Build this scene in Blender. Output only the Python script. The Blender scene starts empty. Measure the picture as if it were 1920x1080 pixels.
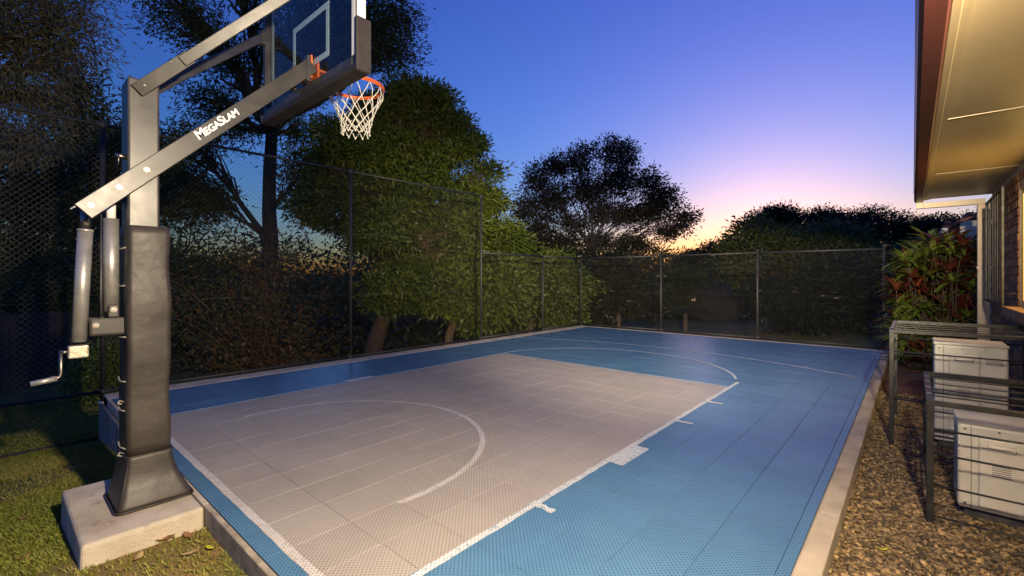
import bpy, bmesh, math, random
import numpy as np
from mathutils import Vector, Matrix
random.seed(7); RNG = np.random.default_rng(7)
S = bpy.context.scene
COL = S.collection

# ------------------------------------------------------------------ camera, sky, light, exposure
CAM_H = 1.327; YAW = 0.72248; FPX = 852.6; HORIZON = 520.0
cam = bpy.data.cameras.new('camera'); cam_o = bpy.data.objects.new('camera', cam); COL.objects.link(cam_o)
cam.sensor_width = 36; cam.lens = 36*FPX/1920; cam.shift_y = -(540-HORIZON)/1920
cam.clip_start = .05; cam.clip_end = 3000
cam_o.location = (0, 0, CAM_H); cam_o.rotation_euler = (math.pi/2, 0, YAW)
S.camera = cam_o

SUN_ROT = -0.21
w = bpy.data.worlds.new('World'); S.world = w; w.use_nodes = True
nt = w.node_tree; nt.nodes.clear()
sky = nt.nodes.new('ShaderNodeTexSky'); sky.sky_type = 'NISHITA'; sky.sun_disc = False
sky.sun_elevation = math.radians(2.0); sky.sun_rotation = SUN_ROT
sky.altitude = 50; sky.air_density = 1.3; sky.dust_density = 1.0; sky.ozone_density = 5.0
bg = nt.nodes.new('ShaderNodeBackground'); bg.inputs['Strength'].default_value = .16
wo = nt.nodes.new('ShaderNodeOutputWorld')
wb = nt.nodes.new('ShaderNodeMix'); wb.data_type = 'RGBA'; wb.blend_type = 'MULTIPLY'; wb.inputs['Factor'].default_value = 1   # camera white balance
tcw = nt.nodes.new('ShaderNodeTexCoord'); spw = nt.nodes.new('ShaderNodeSeparateXYZ'); nt.links.new(tcw.outputs['Generated'], spw.inputs[0])
mrw = nt.nodes.new('ShaderNodeMapRange'); mrw.inputs['From Min'].default_value = .02; mrw.inputs['From Max'].default_value = .55; nt.links.new(spw.outputs['Z'], mrw.inputs['Value'])
tint = nt.nodes.new('ShaderNodeMix'); tint.data_type = 'RGBA'; nt.links.new(mrw.outputs[0], tint.inputs['Factor'])
tint.inputs['A'].default_value = (.86, .92, 1.10, 1); tint.inputs['B'].default_value = (1.02, .70, 1.18, 1)
nt.links.new(tint.outputs['Result'], wb.inputs['B'])
nt.links.new(sky.outputs[0], wb.inputs['A']); nt.links.new(wb.outputs['Result'], bg.inputs[0]); nt.links.new(bg.outputs[0], wo.inputs[0])

S.view_settings.view_transform = 'Standard'; S.view_settings.look = 'None'
S.view_settings.exposure = 1.74; S.view_settings.gamma = 1; S.view_settings.use_curve_mapping = False
S.render.engine = 'CYCLES'

CY, SY = math.cos(YAW), -math.sin(YAW)
def at(px, py, Z):
    """point seen at photo pixel (px, py) at depth Z metres"""
    X = (px-960)/FPX*Z
    return np.array([CY*X+SY*Z, -SY*X+CY*Z, CAM_H-(py-HORIZON)*Z/FPX])

# ------------------------------------------------------------------ materials
def new_mat(name):
    m = bpy.data.materials.new(name); m.use_nodes = True
    n = m.node_tree.nodes; return m, n, m.node_tree.links, n['Principled BSDF']
def mat(name, c1, c2=None, scale=8, rough=.6, metal=0, bump=0, bscale=None, detail=5, rough2=None, spec=None, coat=0, spots=None):
    m, n, l, p = new_mat(name)
    c1 = (*c1, 1); c2 = (*(c2 or c1[:3]), 1)
    tc = n.new('ShaderNodeTexCoord')
    no = n.new('ShaderNodeTexNoise'); no.inputs['Scale'].default_value = scale; no.inputs['Detail'].default_value = detail
    l.new(tc.outputs['Object'], no.inputs['Vector'])
    r = n.new('ShaderNodeValToRGB'); r.color_ramp.elements[0].color = c1; r.color_ramp.elements[1].color = c2
    r.color_ramp.elements[0].position = .35; r.color_ramp.elements[1].position = .65
    l.new(no.outputs['Fac'], r.inputs[0]); l.new(r.outputs[0], p.inputs['Base Color'])
    p.inputs['Roughness'].default_value = rough; p.inputs['Metallic'].default_value = metal
    if spec is not None: p.inputs['Specular IOR Level'].default_value = spec
    if coat: p.inputs['Coat Weight'].default_value = coat
    if rough2 is not None:
        mr = n.new('ShaderNodeMapRange'); mr.inputs['To Min'].default_value = rough; mr.inputs['To Max'].default_value = rough2
        n3 = n.new('ShaderNodeTexNoise'); n3.inputs['Scale'].default_value = scale*2.3; n3.inputs['Detail'].default_value = 6
        l.new(tc.outputs['Object'], n3.inputs['Vector']); l.new(n3.outputs['Fac'], mr.inputs['Value'])
        l.new(mr.outputs[0], p.inputs['Roughness'])
    if spots:
        ns = n.new('ShaderNodeTexNoise'); ns.inputs['Scale'].default_value = spots[1]; ns.inputs['Detail'].default_value = 7; ns.inputs['Roughness'].default_value = .65
        l.new(tc.outputs['Object'], ns.inputs['Vector'])
        sm_ = n.new('ShaderNodeMapRange'); sm_.inputs['From Min'].default_value = spots[2]; sm_.inputs['From Max'].default_value = spots[2]+.10; sm_.inputs['To Max'].default_value = .75
        l.new(ns.outputs['Fac'], sm_.inputs['Value'])
        mm = n.new('ShaderNodeMix'); mm.data_type = 'RGBA'; l.new(sm_.outputs[0], mm.inputs['Factor']); l.new(r.outputs[0], mm.inputs['A']); mm.inputs['B'].default_value = (*spots[0], 1)
        l.new(mm.outputs['Result'], p.inputs['Base Color'])
    if bump:
        b = n.new('ShaderNodeBump'); b.inputs['Strength'].default_value = bump; b.inputs['Distance'].default_value = .01
        n2 = n.new('ShaderNodeTexNoise'); n2.inputs['Scale'].default_value = bscale or scale*4; n2.inputs['Detail'].default_value = 6
        l.new(tc.outputs['Object'], n2.inputs['Vector']); l.new(n2.outputs['Fac'], b.inputs['Height']); l.new(b.outputs[0], p.inputs['Normal'])
    return m
def leaf_mat(name, ca, cb, trans=.25, rough=.45):
    m, n, l, p = new_mat(name)
    a = n.new('ShaderNodeAttribute'); a.attribute_name = 'tint'
    r = n.new('ShaderNodeValToRGB'); r.color_ramp.elements[0].color = (*ca, 1); r.color_ramp.elements[1].color = (*cb, 1)
    l.new(a.outputs['Fac'], r.inputs[0]); l.new(r.outputs[0], p.inputs['Base Color'])
    p.inputs['Roughness'].default_value = rough; p.inputs['Specular IOR Level'].default_value = .35
    t = n.new('ShaderNodeBsdfTranslucent'); l.new(r.outputs[0], t.inputs[0])
    mx = n.new('ShaderNodeMixShader'); mx.inputs[0].default_value = trans
    l.new(p.outputs[0], mx.inputs[1]); l.new(t.outputs[0], mx.inputs[2])
    l.new(mx.outputs[0], n['Material Output'].inputs['Surface'])
    return m
def math_node(n, l, op, a, b=None, c=None):
    k = n.new('ShaderNodeMath'); k.operation = op
    for i, v in enumerate((a, b, c)):
        if v is None: continue
        if isinstance(v, (int, float)): k.inputs[i].default_value = v
        else: l.new(v, k.inputs[i])
    return k.outputs[0]
PITCH = .0254
def court_mat(name, col, col2, worn=None, rough=.24):
    """moulded sport tile: staggered lattice of small oval drain holes"""
    m, n, l, p = new_mat(name)
    tc = n.new('ShaderNodeTexCoord'); sep = n.new('ShaderNodeSeparateXYZ'); l.new(tc.outputs['Object'], sep.inputs[0])
    y = math_node(n, l, 'DIVIDE', sep.outputs['Y'], PITCH*.5)
    row = math_node(n, l, 'FLOOR', y); par = math_node(n, l, 'FLOORED_MODULO', row, 2)
    x = math_node(n, l, 'MULTIPLY_ADD', par, .5, math_node(n, l, 'DIVIDE', sep.outputs['X'], PITCH))
    fx = math_node(n, l, 'SUBTRACT', math_node(n, l, 'FRACT', x), .5); fy = math_node(n, l, 'SUBTRACT', math_node(n, l, 'FRACT', y), .5)
    ex = math_node(n, l, 'POWER', math_node(n, l, 'DIVIDE', fx, .21), 2); ey = math_node(n, l, 'POWER', math_node(n, l, 'DIVIDE', fy, .21), 2)
    d = math_node(n, l, 'ADD', ex, ey)
    hole = n.new('ShaderNodeMapRange'); hole.interpolation_type = 'SMOOTHSTEP'
    hole.inputs['From Min'].default_value = .7; hole.inputs['From Max'].default_value = 1.25
    l.new(d, hole.inputs['Value'])
    no = n.new('ShaderNodeTexNoise'); no.inputs['Scale'].default_value = 1.3; no.inputs['Detail'].default_value = 6
    geo = n.new('ShaderNodeNewGeometry'); l.new(geo.outputs['Position'], no.inputs['Vector'])
    r = n.new('ShaderNodeValToRGB'); r.color_ramp.elements[0].color = (*col, 1); r.color_ramp.elements[1].color = (*col2, 1)
    r.color_ramp.elements[0].position = .35; r.color_ramp.elements[1].position = .68
    l.new(no.outputs['Fac'], r.inputs[0])
    base = r.outputs[0]
    vm = n.new('ShaderNodeVectorMath'); vm.operation = 'SUBTRACT'; vm.inputs[1].default_value = (-5.34, .967, 0); l.new(geo.outputs['Position'], vm.inputs[0])
    vd = n.new('ShaderNodeVectorMath'); vd.operation = 'SCALE'; vd.inputs['Scale'].default_value = 1/.3048; l.new(vm.outputs[0], vd.inputs[0])
    vf = n.new('ShaderNodeVectorMath'); vf.operation = 'FLOOR'; l.new(vd.outputs[0], vf.inputs[0])
    sx = n.new('ShaderNodeSeparateXYZ'); l.new(vf.outputs[0], sx.inputs[0]); cx_ = n.new('ShaderNodeCombineXYZ'); l.new(sx.outputs[0], cx_.inputs[0]); l.new(sx.outputs[1], cx_.inputs[1])
    wn = n.new('ShaderNodeTexWhiteNoise'); l.new(cx_.outputs[0], wn.inputs['Vector'])
    nd = n.new('ShaderNodeTexNoise'); nd.inputs['Scale'].default_value = 4.5; nd.inputs['Detail'].default_value = 9; nd.inputs['Roughness'].default_value = .7; l.new(geo.outputs['Position'], nd.inputs['Vector'])
    vv_ = math_node(n, l, 'ADD', math_node(n, l, 'MULTIPLY_ADD', wn.outputs['Value'], .06, .83), math_node(n, l, 'MULTIPLY', nd.outputs['Fac'], .26))
    hs = n.new('ShaderNodeHueSaturation'); l.new(base, hs.inputs['Color']); l.new(vv_, hs.inputs['Value']); base = hs.outputs[0]
    if worn:
        n2 = n.new('ShaderNodeTexNoise'); n2.inputs['Scale'].default_value = 34; n2.inputs['Detail'].default_value = 4
        l.new(geo.outputs['Position'], n2.inputs['Vector'])
        rr = n.new('ShaderNodeMapRange'); rr.inputs['From Min'].default_value = .52; rr.inputs['From Max'].default_value = .68
        rr.inputs['To Max'].default_value = .8
        l.new(n2.outputs['Fac'], rr.inputs['Value'])
        mw = n.new('ShaderNodeMix'); mw.data_type = 'RGBA'; l.new(rr.outputs[0], mw.inputs['Factor'])
        l.new(base, mw.inputs['A']); mw.inputs['B'].default_value = (*worn, 1); base = mw.outputs['Result']
    mx = n.new('ShaderNodeMix'); mx.data_type = 'RGBA'
    l.new(hole.outputs[0], mx.inputs['Factor']); mx.inputs['A'].default_value = (*[q*.22 for q in col], 1); l.new(base, mx.inputs['B'])
    l.new(mx.outputs['Result'], p.inputs['Base Color'])
    p.inputs['Roughness'].default_value = rough; p.inputs['Specular IOR Level'].default_value = .5
    b = n.new('ShaderNodeBump'); b.inputs['Strength'].default_value = .16; b.inputs['Distance'].default_value = .003
    l.new(hole.outputs[0], b.inputs['Height'])
    n4 = n.new('ShaderNodeTexNoise'); n4.inputs['Scale'].default_value = 2.2; n4.inputs['Detail'].default_value = 1
    l.new(geo.outputs['Position'], n4.inputs['Vector'])
    b2 = n.new('ShaderNodeBump'); b2.inputs['Strength'].default_value = .25; b2.inputs['Distance'].default_value = .02
    l.new(n4.outputs['Fac'], b2.inputs['Height']); l.new(b2.outputs[0], b.inputs['Normal'])
    l.new(b.outputs[0], p.inputs['Normal'])
    return m
M = {}
M['blue'] = court_mat('court_blue', (.075, .178, .305), (.09, .202, .335))
M['grey'] = court_mat('court_grey', (.335, .302, .27), (.375, .34, .302), rough=.4)
M['line'] = court_mat('court_paint', (.50, .475, .45), (.60, .575, .55), worn=(.34, .32, .30), rough=.5)
M['line_blue'] = court_mat('court_paint_thin', (.50, .53, .55), (.60, .62, .63), worn=(.14, .26, .38), rough=.45)
M['concrete'] = mat('concrete', (.36, .30, .225), (.50, .435, .34), 4, .85, bump=.5, bscale=60, detail=9, spots=((.16, .12, .08), 9, .60))
M['concrete_dark'] = mat('concrete_stained', (.20, .17, .13), (.36, .31, .24), 9, .9, bump=.6, bscale=45)
M['block'] = mat('block', (.19, .17, .15), (.27, .24, .21), 14, .9, bump=.5, bscale=90)
M['dirt'] = mat('soil', (.13, .075, .035), (.10, .095, .03), 2.2, .95, bump=.8, bscale=40)
M['gravel_bed'] = mat('gravel_bed', (.10, .065, .035), (.17, .12, .065), 30, .9, bump=1, bscale=70)
M['mulch'] = mat('mulch', (.09, .035, .018), (.16, .07, .03), 40, .95, bump=1, bscale=60)
M['pole'] = mat('powder_coat_black', (.030, .028, .027), (.062, .057, .052), 7, .24, bump=.06, bscale=200, rough2=.46, detail=8)
M['arm'] = mat('powder_coat_arm', (.036, .034, .031), (.058, .054, .049), 6, .29, bump=.06, bscale=200, rough2=.46, detail=8)
M['vinyl'] = mat('vinyl_black', (.025, .0205, .0175), (.038, .031, .026), 5, .42, bump=.9, bscale=6, rough2=.6)
M['steel'] = mat('zinc_steel', (.18, .17, .15), (.28, .26, .235), 60, .4, 1)
M['zinc_worn'] = mat('zinc_box', (.42, .37, .26), (.6, .56, .48), 40, .5, .7, bump=.3, bscale=120)
M['tube_steel'] = mat('grey_tube', (.30, .295, .285), (.38, .37, .36), 20, .4, .55)
M['alu'] = mat('frame_white', (.75, .73, .72), (.8, .78, .77), 6, .5)
M['orange'] = mat('rim_orange', (.75, .16, .03), (.62, .12, .025), 20, .4)
M['net'] = mat('net_cord', (.78, .75, .66), (.7, .66, .56), 60, .9)
M['tie'] = mat('tie_plastic', (.30, .28, .25), (.22, .2, .18), 20, .5)
M['white'] = mat('white_print', (.85, .85, .85), None, 5, .5)
M['board_line'] = mat('board_line', (.66, .76, .70), (.70, .80, .74), 8, .5)
M['fence'] = mat('fence_black_steel', (.018, .017, .017), (.030, .028, .027), 15, .5, 0, rough2=.65)
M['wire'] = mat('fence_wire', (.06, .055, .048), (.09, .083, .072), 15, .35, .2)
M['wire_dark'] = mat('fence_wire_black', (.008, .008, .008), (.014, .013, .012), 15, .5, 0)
M['rack'] = mat('rack_paint', (.028, .029, .027), (.05, .05, .046), 14, .42, .4, rough2=.55)
M['pinkcap'] = mat('rack_worn', (.42, .30, .28), (.3, .24, .22), 30, .6)
M['ac'] = mat('ac_casing', (.64, .61, .53), (.72, .69, .61), 3, .42, bump=.05, spots=((.40, .34, .25), 6, .62))
M['ac2'] = mat('ac_panel', (.68, .65, .57), (.74, .71, .63), 3, .4, spots=((.42, .36, .27), 7, .63))
M['ac_grey'] = mat('ac_label', (.36, .35, .34), (.5, .49, .47), 120, .5)
M['ac_dark'] = mat('ac_slot', (.05, .05, .055), (.09, .09, .095), 20, .7)
M['soffit'] = mat('soffit', (.30, .232, .125), (.335, .262, .145), 1.5, .42, bump=.08, bscale=3)
M['strip'] = mat('soffit_strip', (.46, .38, .25), None, 5, .5)
M['cream'] = mat('cream_paint', (.60, .48, .34), (.66, .54, .39), 3, .5)
M['gutter'] = mat('gutter_red', (.055, .014, .010), (.075, .019, .013), 4, .38)
M['mortar'] = mat('mortar', (.24, .21, .18), (.32, .28, .24), 30, .95, bump=.4)
M['roof_tile'] = mat('roof_tile', (.22, .08, .05), (.3, .12, .08), 12, .8, bump=.3)
M['bark'] = mat('bark', (.075, .05, .032), (.13, .095, .065), 7, .9, bump=1, bscale=22)
M['bark_dark'] = mat('bark_dark', (.032, .026, .022), (.06, .048, .04), 7, .9, bump=1, bscale=22)
M['bark_tan'] = mat('bark_tan', (.06, .038, .018), (.10, .062, .03), 7, .9, bump=1, bscale=22)
M['cane'] = mat('cane', (.12, .075, .03), (.17, .11, .05), 9, .8)
M['paling'] = mat('paling', (.035, .028, .024), (.06, .048, .04), 12, .9, bump=.5)
M['bricks'] = [mat('brick_%s' % k, c, tuple(v*1.35 for v in c), 25, .85, bump=.5, bscale=70) for k, c in
               (('brown', (.16, .075, .045)), ('plum', (.13, .062, .05)), ('tan', (.22, .12, .065)))]
M['window_frame'] = mat('window_frame', (.55, .42, .2), None, 5, .5)
m, n, l, p = new_mat('lit_window'); p.inputs['Base Color'].default_value = (.8, .6, .3, 1)
p.inputs['Emission Color'].default_value = (1, .62, .16, 1); p.inputs['Emission Strength'].default_value = 1.5; M['lit'] = m
m, n, l, p = new_mat('far_window_glow'); p.inputs['Emission Color'].default_value = (1, .4, .12, 1); p.inputs['Emission Strength'].default_value = .08; M['farlit'] = m
m, n, l, p = new_mat('backboard_glass'); p.inputs['Base Color'].default_value = (.86, .93, .92, 1); p.inputs['Roughness'].default_value = .02
tr = n.new('ShaderNodeBsdfTransparent'); tr.inputs[0].default_value = (.93, .96, .95, 1)
gl = n.new('ShaderNodeBsdfGlossy'); gl.inputs['Roughness'].default_value = .03
lw = n.new('ShaderNodeLayerWeight'); lw.inputs['Blend'].default_value = .5
fr = n.new('ShaderNodeMath'); fr.operation = 'MULTIPLY_ADD'; pw = n.new('ShaderNodeMath'); pw.operation = 'POWER'; pw.inputs[1].default_value = 5
l.new(lw.outputs['Facing'], pw.inputs[0]); l.new(pw.outputs[0], fr.inputs[0]); fr.inputs[1].default_value = .6; fr.inputs[2].default_value = .03
mx = n.new('ShaderNodeMixShader'); l.new(fr.outputs[0], mx.inputs[0]); l.new(tr.outputs[0], mx.inputs[1]); l.new(gl.outputs[0], mx.inputs[2])
l.new(mx.outputs[0], n['Material Output'].inputs['Surface']); M['glass'] = m
M['dense'] = leaf_mat('leaf_dense', (.044, .070, .009), (.13, .165, .020))
M['gum'] = leaf_mat('leaf_gum', (.11, .105, .042), (.26, .215, .095))
M['dark'] = leaf_mat('leaf_dark', (.042, .058, .015), (.115, .128, .036))
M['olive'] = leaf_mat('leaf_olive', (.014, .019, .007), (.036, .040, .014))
M['far'] = leaf_mat('leaf_far', (.030, .028, .016), (.065, .052, .030))
M['redleaf'] = leaf_mat('leaf_red', (.085, .092, .018), (.26, .055, .018))
M['bright'] = leaf_mat('leaf_bright', (.08, .13, .018), (.20, .26, .04))
M['grass'] = leaf_mat('grass_blade', (.15, .185, .02), (.36, .29, .08), .2, .6)
M['cord_g'] = leaf_mat('cordyline_green', (.06, .11, .016), (.17, .20, .04), .2, .35)
M['cord_r'] = leaf_mat('cordyline_red', (.07, .016, .012), (.15, .042, .02), .2, .35)
M['stone'] = leaf_mat('pebble', (.065, .052, .034), (.50, .345, .165), 0, .7)
M['dryleaf'] = mat('dry_leaf', (.30, .15, .06), (.22, .10, .04), 30, .7)
M['yleaf'] = mat('yellow_leaf', (.45, .42, .03), (.36, .36, .03), 30, .6)
M['paleleaf'] = mat('pale_leaf', (.5, .36, .16), (.42, .28, .1), 30, .7)

# ------------------------------------------------------------------ helpers
def tag(o, label=None, cat=None, group=None, kind=None):
    for k, v in (('label', label), ('category', cat), ('group', group), ('kind', kind)):
        if v: o[k] = v
    return o
def thing(name, loc, label, cat, group=None):
    o = bpy.data.objects.new(name, None); COL.objects.link(o); o.location = loc; o.empty_display_size = .1
    return tag(o, label, cat, group)
def root_loc(parent):
    v = Vector((0, 0, 0))
    while parent is not None: v = v+parent.location; parent = parent.parent
    return v
def link(name, me, material, parent=None, origin=None):
    o = bpy.data.objects.new(name, me); COL.objects.link(o)
    if material is not None and not me.materials: me.materials.append(material)
    if parent is not None: o.parent = parent
    return o
class B:
    """collects shapes in world coordinates, then links them as one mesh object"""
    def __init__(s): s.bm = bmesh.new()
    def hull(s, pts8, bev=0, seg=2):
        vs = [s.bm.verts.new(p) for p in pts8]
        F = [(0, 3, 2, 1), (4, 5, 6, 7), (0, 1, 5, 4), (1, 2, 6, 5), (2, 3, 7, 6), (3, 0, 4, 7)]
        fs = [s.bm.faces.new([vs[i] for i in f]) for f in F]
        if bev:
            es = list({e for f in fs for e in f.edges})
            bmesh.ops.bevel(s.bm, geom=es, offset=bev, segments=seg, affect='EDGES', profile=.5)
        return s
    def box(s, x0, x1, y0, y1, z0, z1, bev=0, seg=2):
        return s.hull([(x0, y0, z0), (x1, y0, z0), (x1, y1, z0), (x0, y1, z0), (x0, y0, z1), (x1, y0, z1), (x1, y1, z1), (x0, y1, z1)], bev, seg)
    def bar(s, a, b, w, h, up=(0, 0, 1), bev=0):
        a, b = Vector(a), Vector(b); d = (b-a).normalized(); side = d.cross(Vector(up)).normalized(); u = side.cross(d)
        q = []
        for c in (a, b):
            q += [c-side*w/2-u*h/2, c+side*w/2-u*h/2, c+side*w/2+u*h/2, c-side*w/2+u*h/2]
        return s.hull([q[0], q[1], q[5], q[4], q[3], q[2], q[6], q[7]], bev)
    def tube(s, pts, r, n=8, cap=True, closed=False):
        pts = [Vector(p) for p in pts]; k = len(pts); rs = r if hasattr(r, '__len__') else [r]*k
        rings = []; ref = None
        for i, p in enumerate(pts):
            if closed: t = pts[(i+1) % k]-pts[i-1]
            else: t = pts[min(i+1, k-1)]-pts[max(i-1, 0)]
            t.normalize()
            if ref is None: ref = t.orthogonal().normalized()
            ref = (ref-t*ref.dot(t)); ref = ref.normalized() if ref.length > 1e-6 else t.orthogonal().normalized()
            bi = t.cross(ref)
            rings.append([s.bm.verts.new(p+(ref*math.cos(2*math.pi*j/n)+bi*math.sin(2*math.pi*j/n))*rs[i]) for j in range(n)])
        for i in range(k if closed else k-1):
            A, C = rings[i], rings[(i+1) % k]
            for j in range(n):
                f = s.bm.faces.new((A[j], A[(j+1) % n], C[(j+1) % n], C[j])); f.smooth = True
        if cap and not closed:
            s.bm.faces.new(rings[0][::-1]); s.bm.faces.new(rings[-1])
        return s
    def bolt(s, c, axis, r=.014, h=.012):
        c = Vector(c); ax = Vector(axis).normalized()
        s.tube([c-ax*h*.2, c+ax*h*.3], r*1.3, 14); s.tube([c+ax*h*.3, c+ax*h], r, 6); s.tube([c+ax*h, c+ax*h*1.5], r*.5, 8)
        return s
    def poly(s, pts, z=None):
        s.bm.faces.new([s.bm.verts.new(p) for p in pts]); return s
    def build(s, name, material, parent=None, smooth=False, label=None):
        bmesh.ops.recalc_face_normals(s.bm, faces=s.bm.faces)
        o0 = root_loc(parent)
        bmesh.ops.translate(s.bm, verts=s.bm.verts, vec=-o0)
        me = bpy.data.meshes.new(name)
        if smooth:
            for f in s.bm.faces: f.smooth = True
        s.bm.to_mesh(me); s.bm.free()
        o = link(name, me, material, parent)
        if label: o['label'] = label
        return o
def np_mesh(name, V, F, tint=None, smooth=False):
    """V (n,3), F (m,k) -> mesh, quick"""
    me = bpy.data.meshes.new(name); m, k = F.shape
    me.vertices.add(len(V)); me.vertices.foreach_set('co', np.ascontiguousarray(V, dtype=np.float32).ravel())
    me.loops.add(m*k); me.loops.foreach_set('vertex_index', np.ascontiguousarray(F, dtype=np.int32).ravel())
    me.polygons.add(m); me.polygons.foreach_set('loop_start', np.arange(0, m*k, k, dtype=np.int32))
    me.polygons.foreach_set('loop_total', np.full(m, k, dtype=np.int32))
    if tint is not None:
        a = me.attributes.new('tint', 'FLOAT', 'POINT'); a.data.foreach_set('value', tint.astype(np.float32))
    me.update(calc_edges=True); me.validate()
    if smooth: me.polygons.foreach_set('use_smooth', np.ones(m, dtype=bool))
    return me
def unit(v): return v/np.maximum(np.linalg.norm(v, axis=-1, keepdims=True), 1e-9)

# ------------------------------------------------------------------ ground
def ground_z(u, v):
    z = -.12-.105*np.clip(-u-3.2, 0, 7.5)
    z = z-.35*np.clip((v-10.9)/3, 0, 1)
    return np.maximum(z, -.95)+.012*np.sin(u*3.1+v*1.7)*np.cos(v*2.3-u)
gx = np.unique(np.concatenate([np.linspace(-900, -30, 12), np.linspace(-30, -12, 10), np.linspace(-12, 2, 71), np.linspace(2, 30, 10), np.linspace(30, 900, 10)]))
gy = np.unique(np.concatenate([np.linspace(-900, -10, 8), np.linspace(-10, -2, 6), np.linspace(-2, 14, 81), np.linspace(14, 40, 12), np.linspace(40, 900, 12)]))
GX, GY = np.meshgrid(gx, gy); GZ = ground_z(GX, GY)
nx, ny = len(gx), len(gy)
idx = np.arange(nx*ny).reshape(ny, nx)
F = np.stack([idx[:-1, :-1], idx[:-1, 1:], idx[1:, 1:], idx[1:, :-1]], -1).reshape(-1, 4)
m, n, l, p = new_mat('lawn_soil')
geo = n.new('ShaderNodeNewGeometry')
n1 = n.new('ShaderNodeTexNoise'); n1.inputs['Scale'].default_value = 1.6; n1.inputs['Detail'].default_value = 8; l.new(geo.outputs['Position'], n1.inputs['Vector'])
r = n.new('ShaderNodeValToRGB'); e = r.color_ramp.elements; e[0].position = .38; e[0].color = (.10, .11, .02, 1); e[1].position = .66; e[1].color = (.22, .13, .045, 1)
k = e.new(.52); k.color = (.16, .125, .03, 1)
l.new(n1.outputs['Fac'], r.inputs[0]); l.new(r.outputs[0], p.inputs['Base Color']); p.inputs['Roughness'].default_value = .95
n2 = n.new('ShaderNodeTexNoise'); n2.inputs['Scale'].default_value = 60; l.new(geo.outputs['Position'], n2.inputs['Vector'])
b = n.new('ShaderNodeBump'); b.inputs['Distance'].default_value = .02; l.new(n2.outputs['Fac'], b.inputs['Height']); l.new(b.outputs[0], p.inputs['Normal'])
M['lawn'] = m
tag(link('ground', np_mesh('ground', np.stack([GX, GY, GZ], -1).reshape(-1, 3), F, smooth=True), M['lawn']), kind='structure')

# court slab with kerb
CU0, CU1, CV0, CV1 = -6.58, -.409, .832, 10.544
court = tag(B().box(-6.87, -.305, .803, 10.66, -.7, -.016).build('court_slab', M['concrete']), kind='structure')
def kerb(name, *a, mt='concrete'): return B().box(*a, .008, 2).build(name, M[mt], court)
v0 = .803
kerb('kerb', -6.872, CU0-.004, .803, 10.662, -.1, .003)
for a, b_ in ((.803, 3.08), (3.083, 5.42), (5.423, 7.9), (7.903, 10.662)):
    kerb('kerb', CU1+.004, -.303, a, b_, -.15, .004)
kerb('kerb', CU0-.003, CU1+.003, 10.548, 10.664, -.1, .003)
B().box(-3.1, -.306, .799, .828, -.3, .002, .006).build('kerb', M['concrete_dark'], court)
B().box(CU0-.003, -3.1, .799, .828, -.085, .002, .006).build('kerb', M['concrete'], court)
# retaining wall of blocks under the near left corner
rw = thing('retaining_wall', (-5.4, .79, -.55), 'low grey block retaining wall under the near left court corner', 'wall')
for r_ in range(3):
    z1 = -.09-r_*.2
    u = -6.87+(.2 if r_ % 2 else 0)
    if r_ % 2: B().box(-6.87, -6.68, .765+random.uniform(-.003, .003), .797, z1-.192, z1, .006).build('block', M['block'], rw)
    while u < -4.05:
        B().box(u, min(u+.39, -3.95), .765+random.uniform(-.003, .003), .797, z1-.192, z1, .006).build('block', M['block'], rw); u += .4
B().box(-6.86, -3.96, .784, .796, -.68, -.092).build('mortar_bed', M['mortar'], rw)

# tiles: 300 nearest single, the rest in one mesh
T = .3048
def tile_mesh(name, mt):
    bm = bmesh.new(); bb = B(); bb.bm = bm; h = T/2-.0012
    bb.box(-h, h, -h, h, -.013, 0, .0013, 1)
    me = bpy.data.meshes.new(name); bm.to_mesh(me); bm.free(); me.materials.append(mt); return me
tm = {'blue': tile_mesh('tile_blue', M['blue']), 'grey': tile_mesh('tile_grey', M['grey'])}
tiles = []
K0 = -5.34; KV0 = .967  # key corner
iu0 = math.floor((CU0-K0)/T); iu1 = math.ceil((CU1-K0)/T); iv0 = math.floor((CV0-KV0)/T); iv1 = math.ceil((CV1-KV0)/T)
part_tiles = []
for i in range(iu0, iu1):
    for j in range(iv0, iv1):
        x0, x1 = max(K0+i*T, CU0), min(K0+(i+1)*T, CU1); y0, y1 = max(KV0+j*T, CV0), min(KV0+(j+1)*T, CV1)
        if x1-x0 < .02 or y1-y0 < .02: continue
        c = 'grey' if 0 <= i < 12 and 0 <= j < 16 else 'blue'
        full = x1-x0 > T-.001 and y1-y0 > T-.001
        xc, yc = (x0+x1)/2, (y0+y1)/2
        depth = SY*xc+CY*yc; px = 960+FPX*(CY*xc-SY*yc)/max(depth, .1); py = HORIZON+FPX*CAM_H/max(depth, .1)
        vis = depth > .6 and -60 < px < 1960 and py < 1130
        tiles.append((depth if vis else 99, x0, x1, y0, y1, c, full, K0+(i+.5)*T, KV0+(j+.5)*T))
tiles.sort()
far = {'blue': B(), 'grey': B()}
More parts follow.
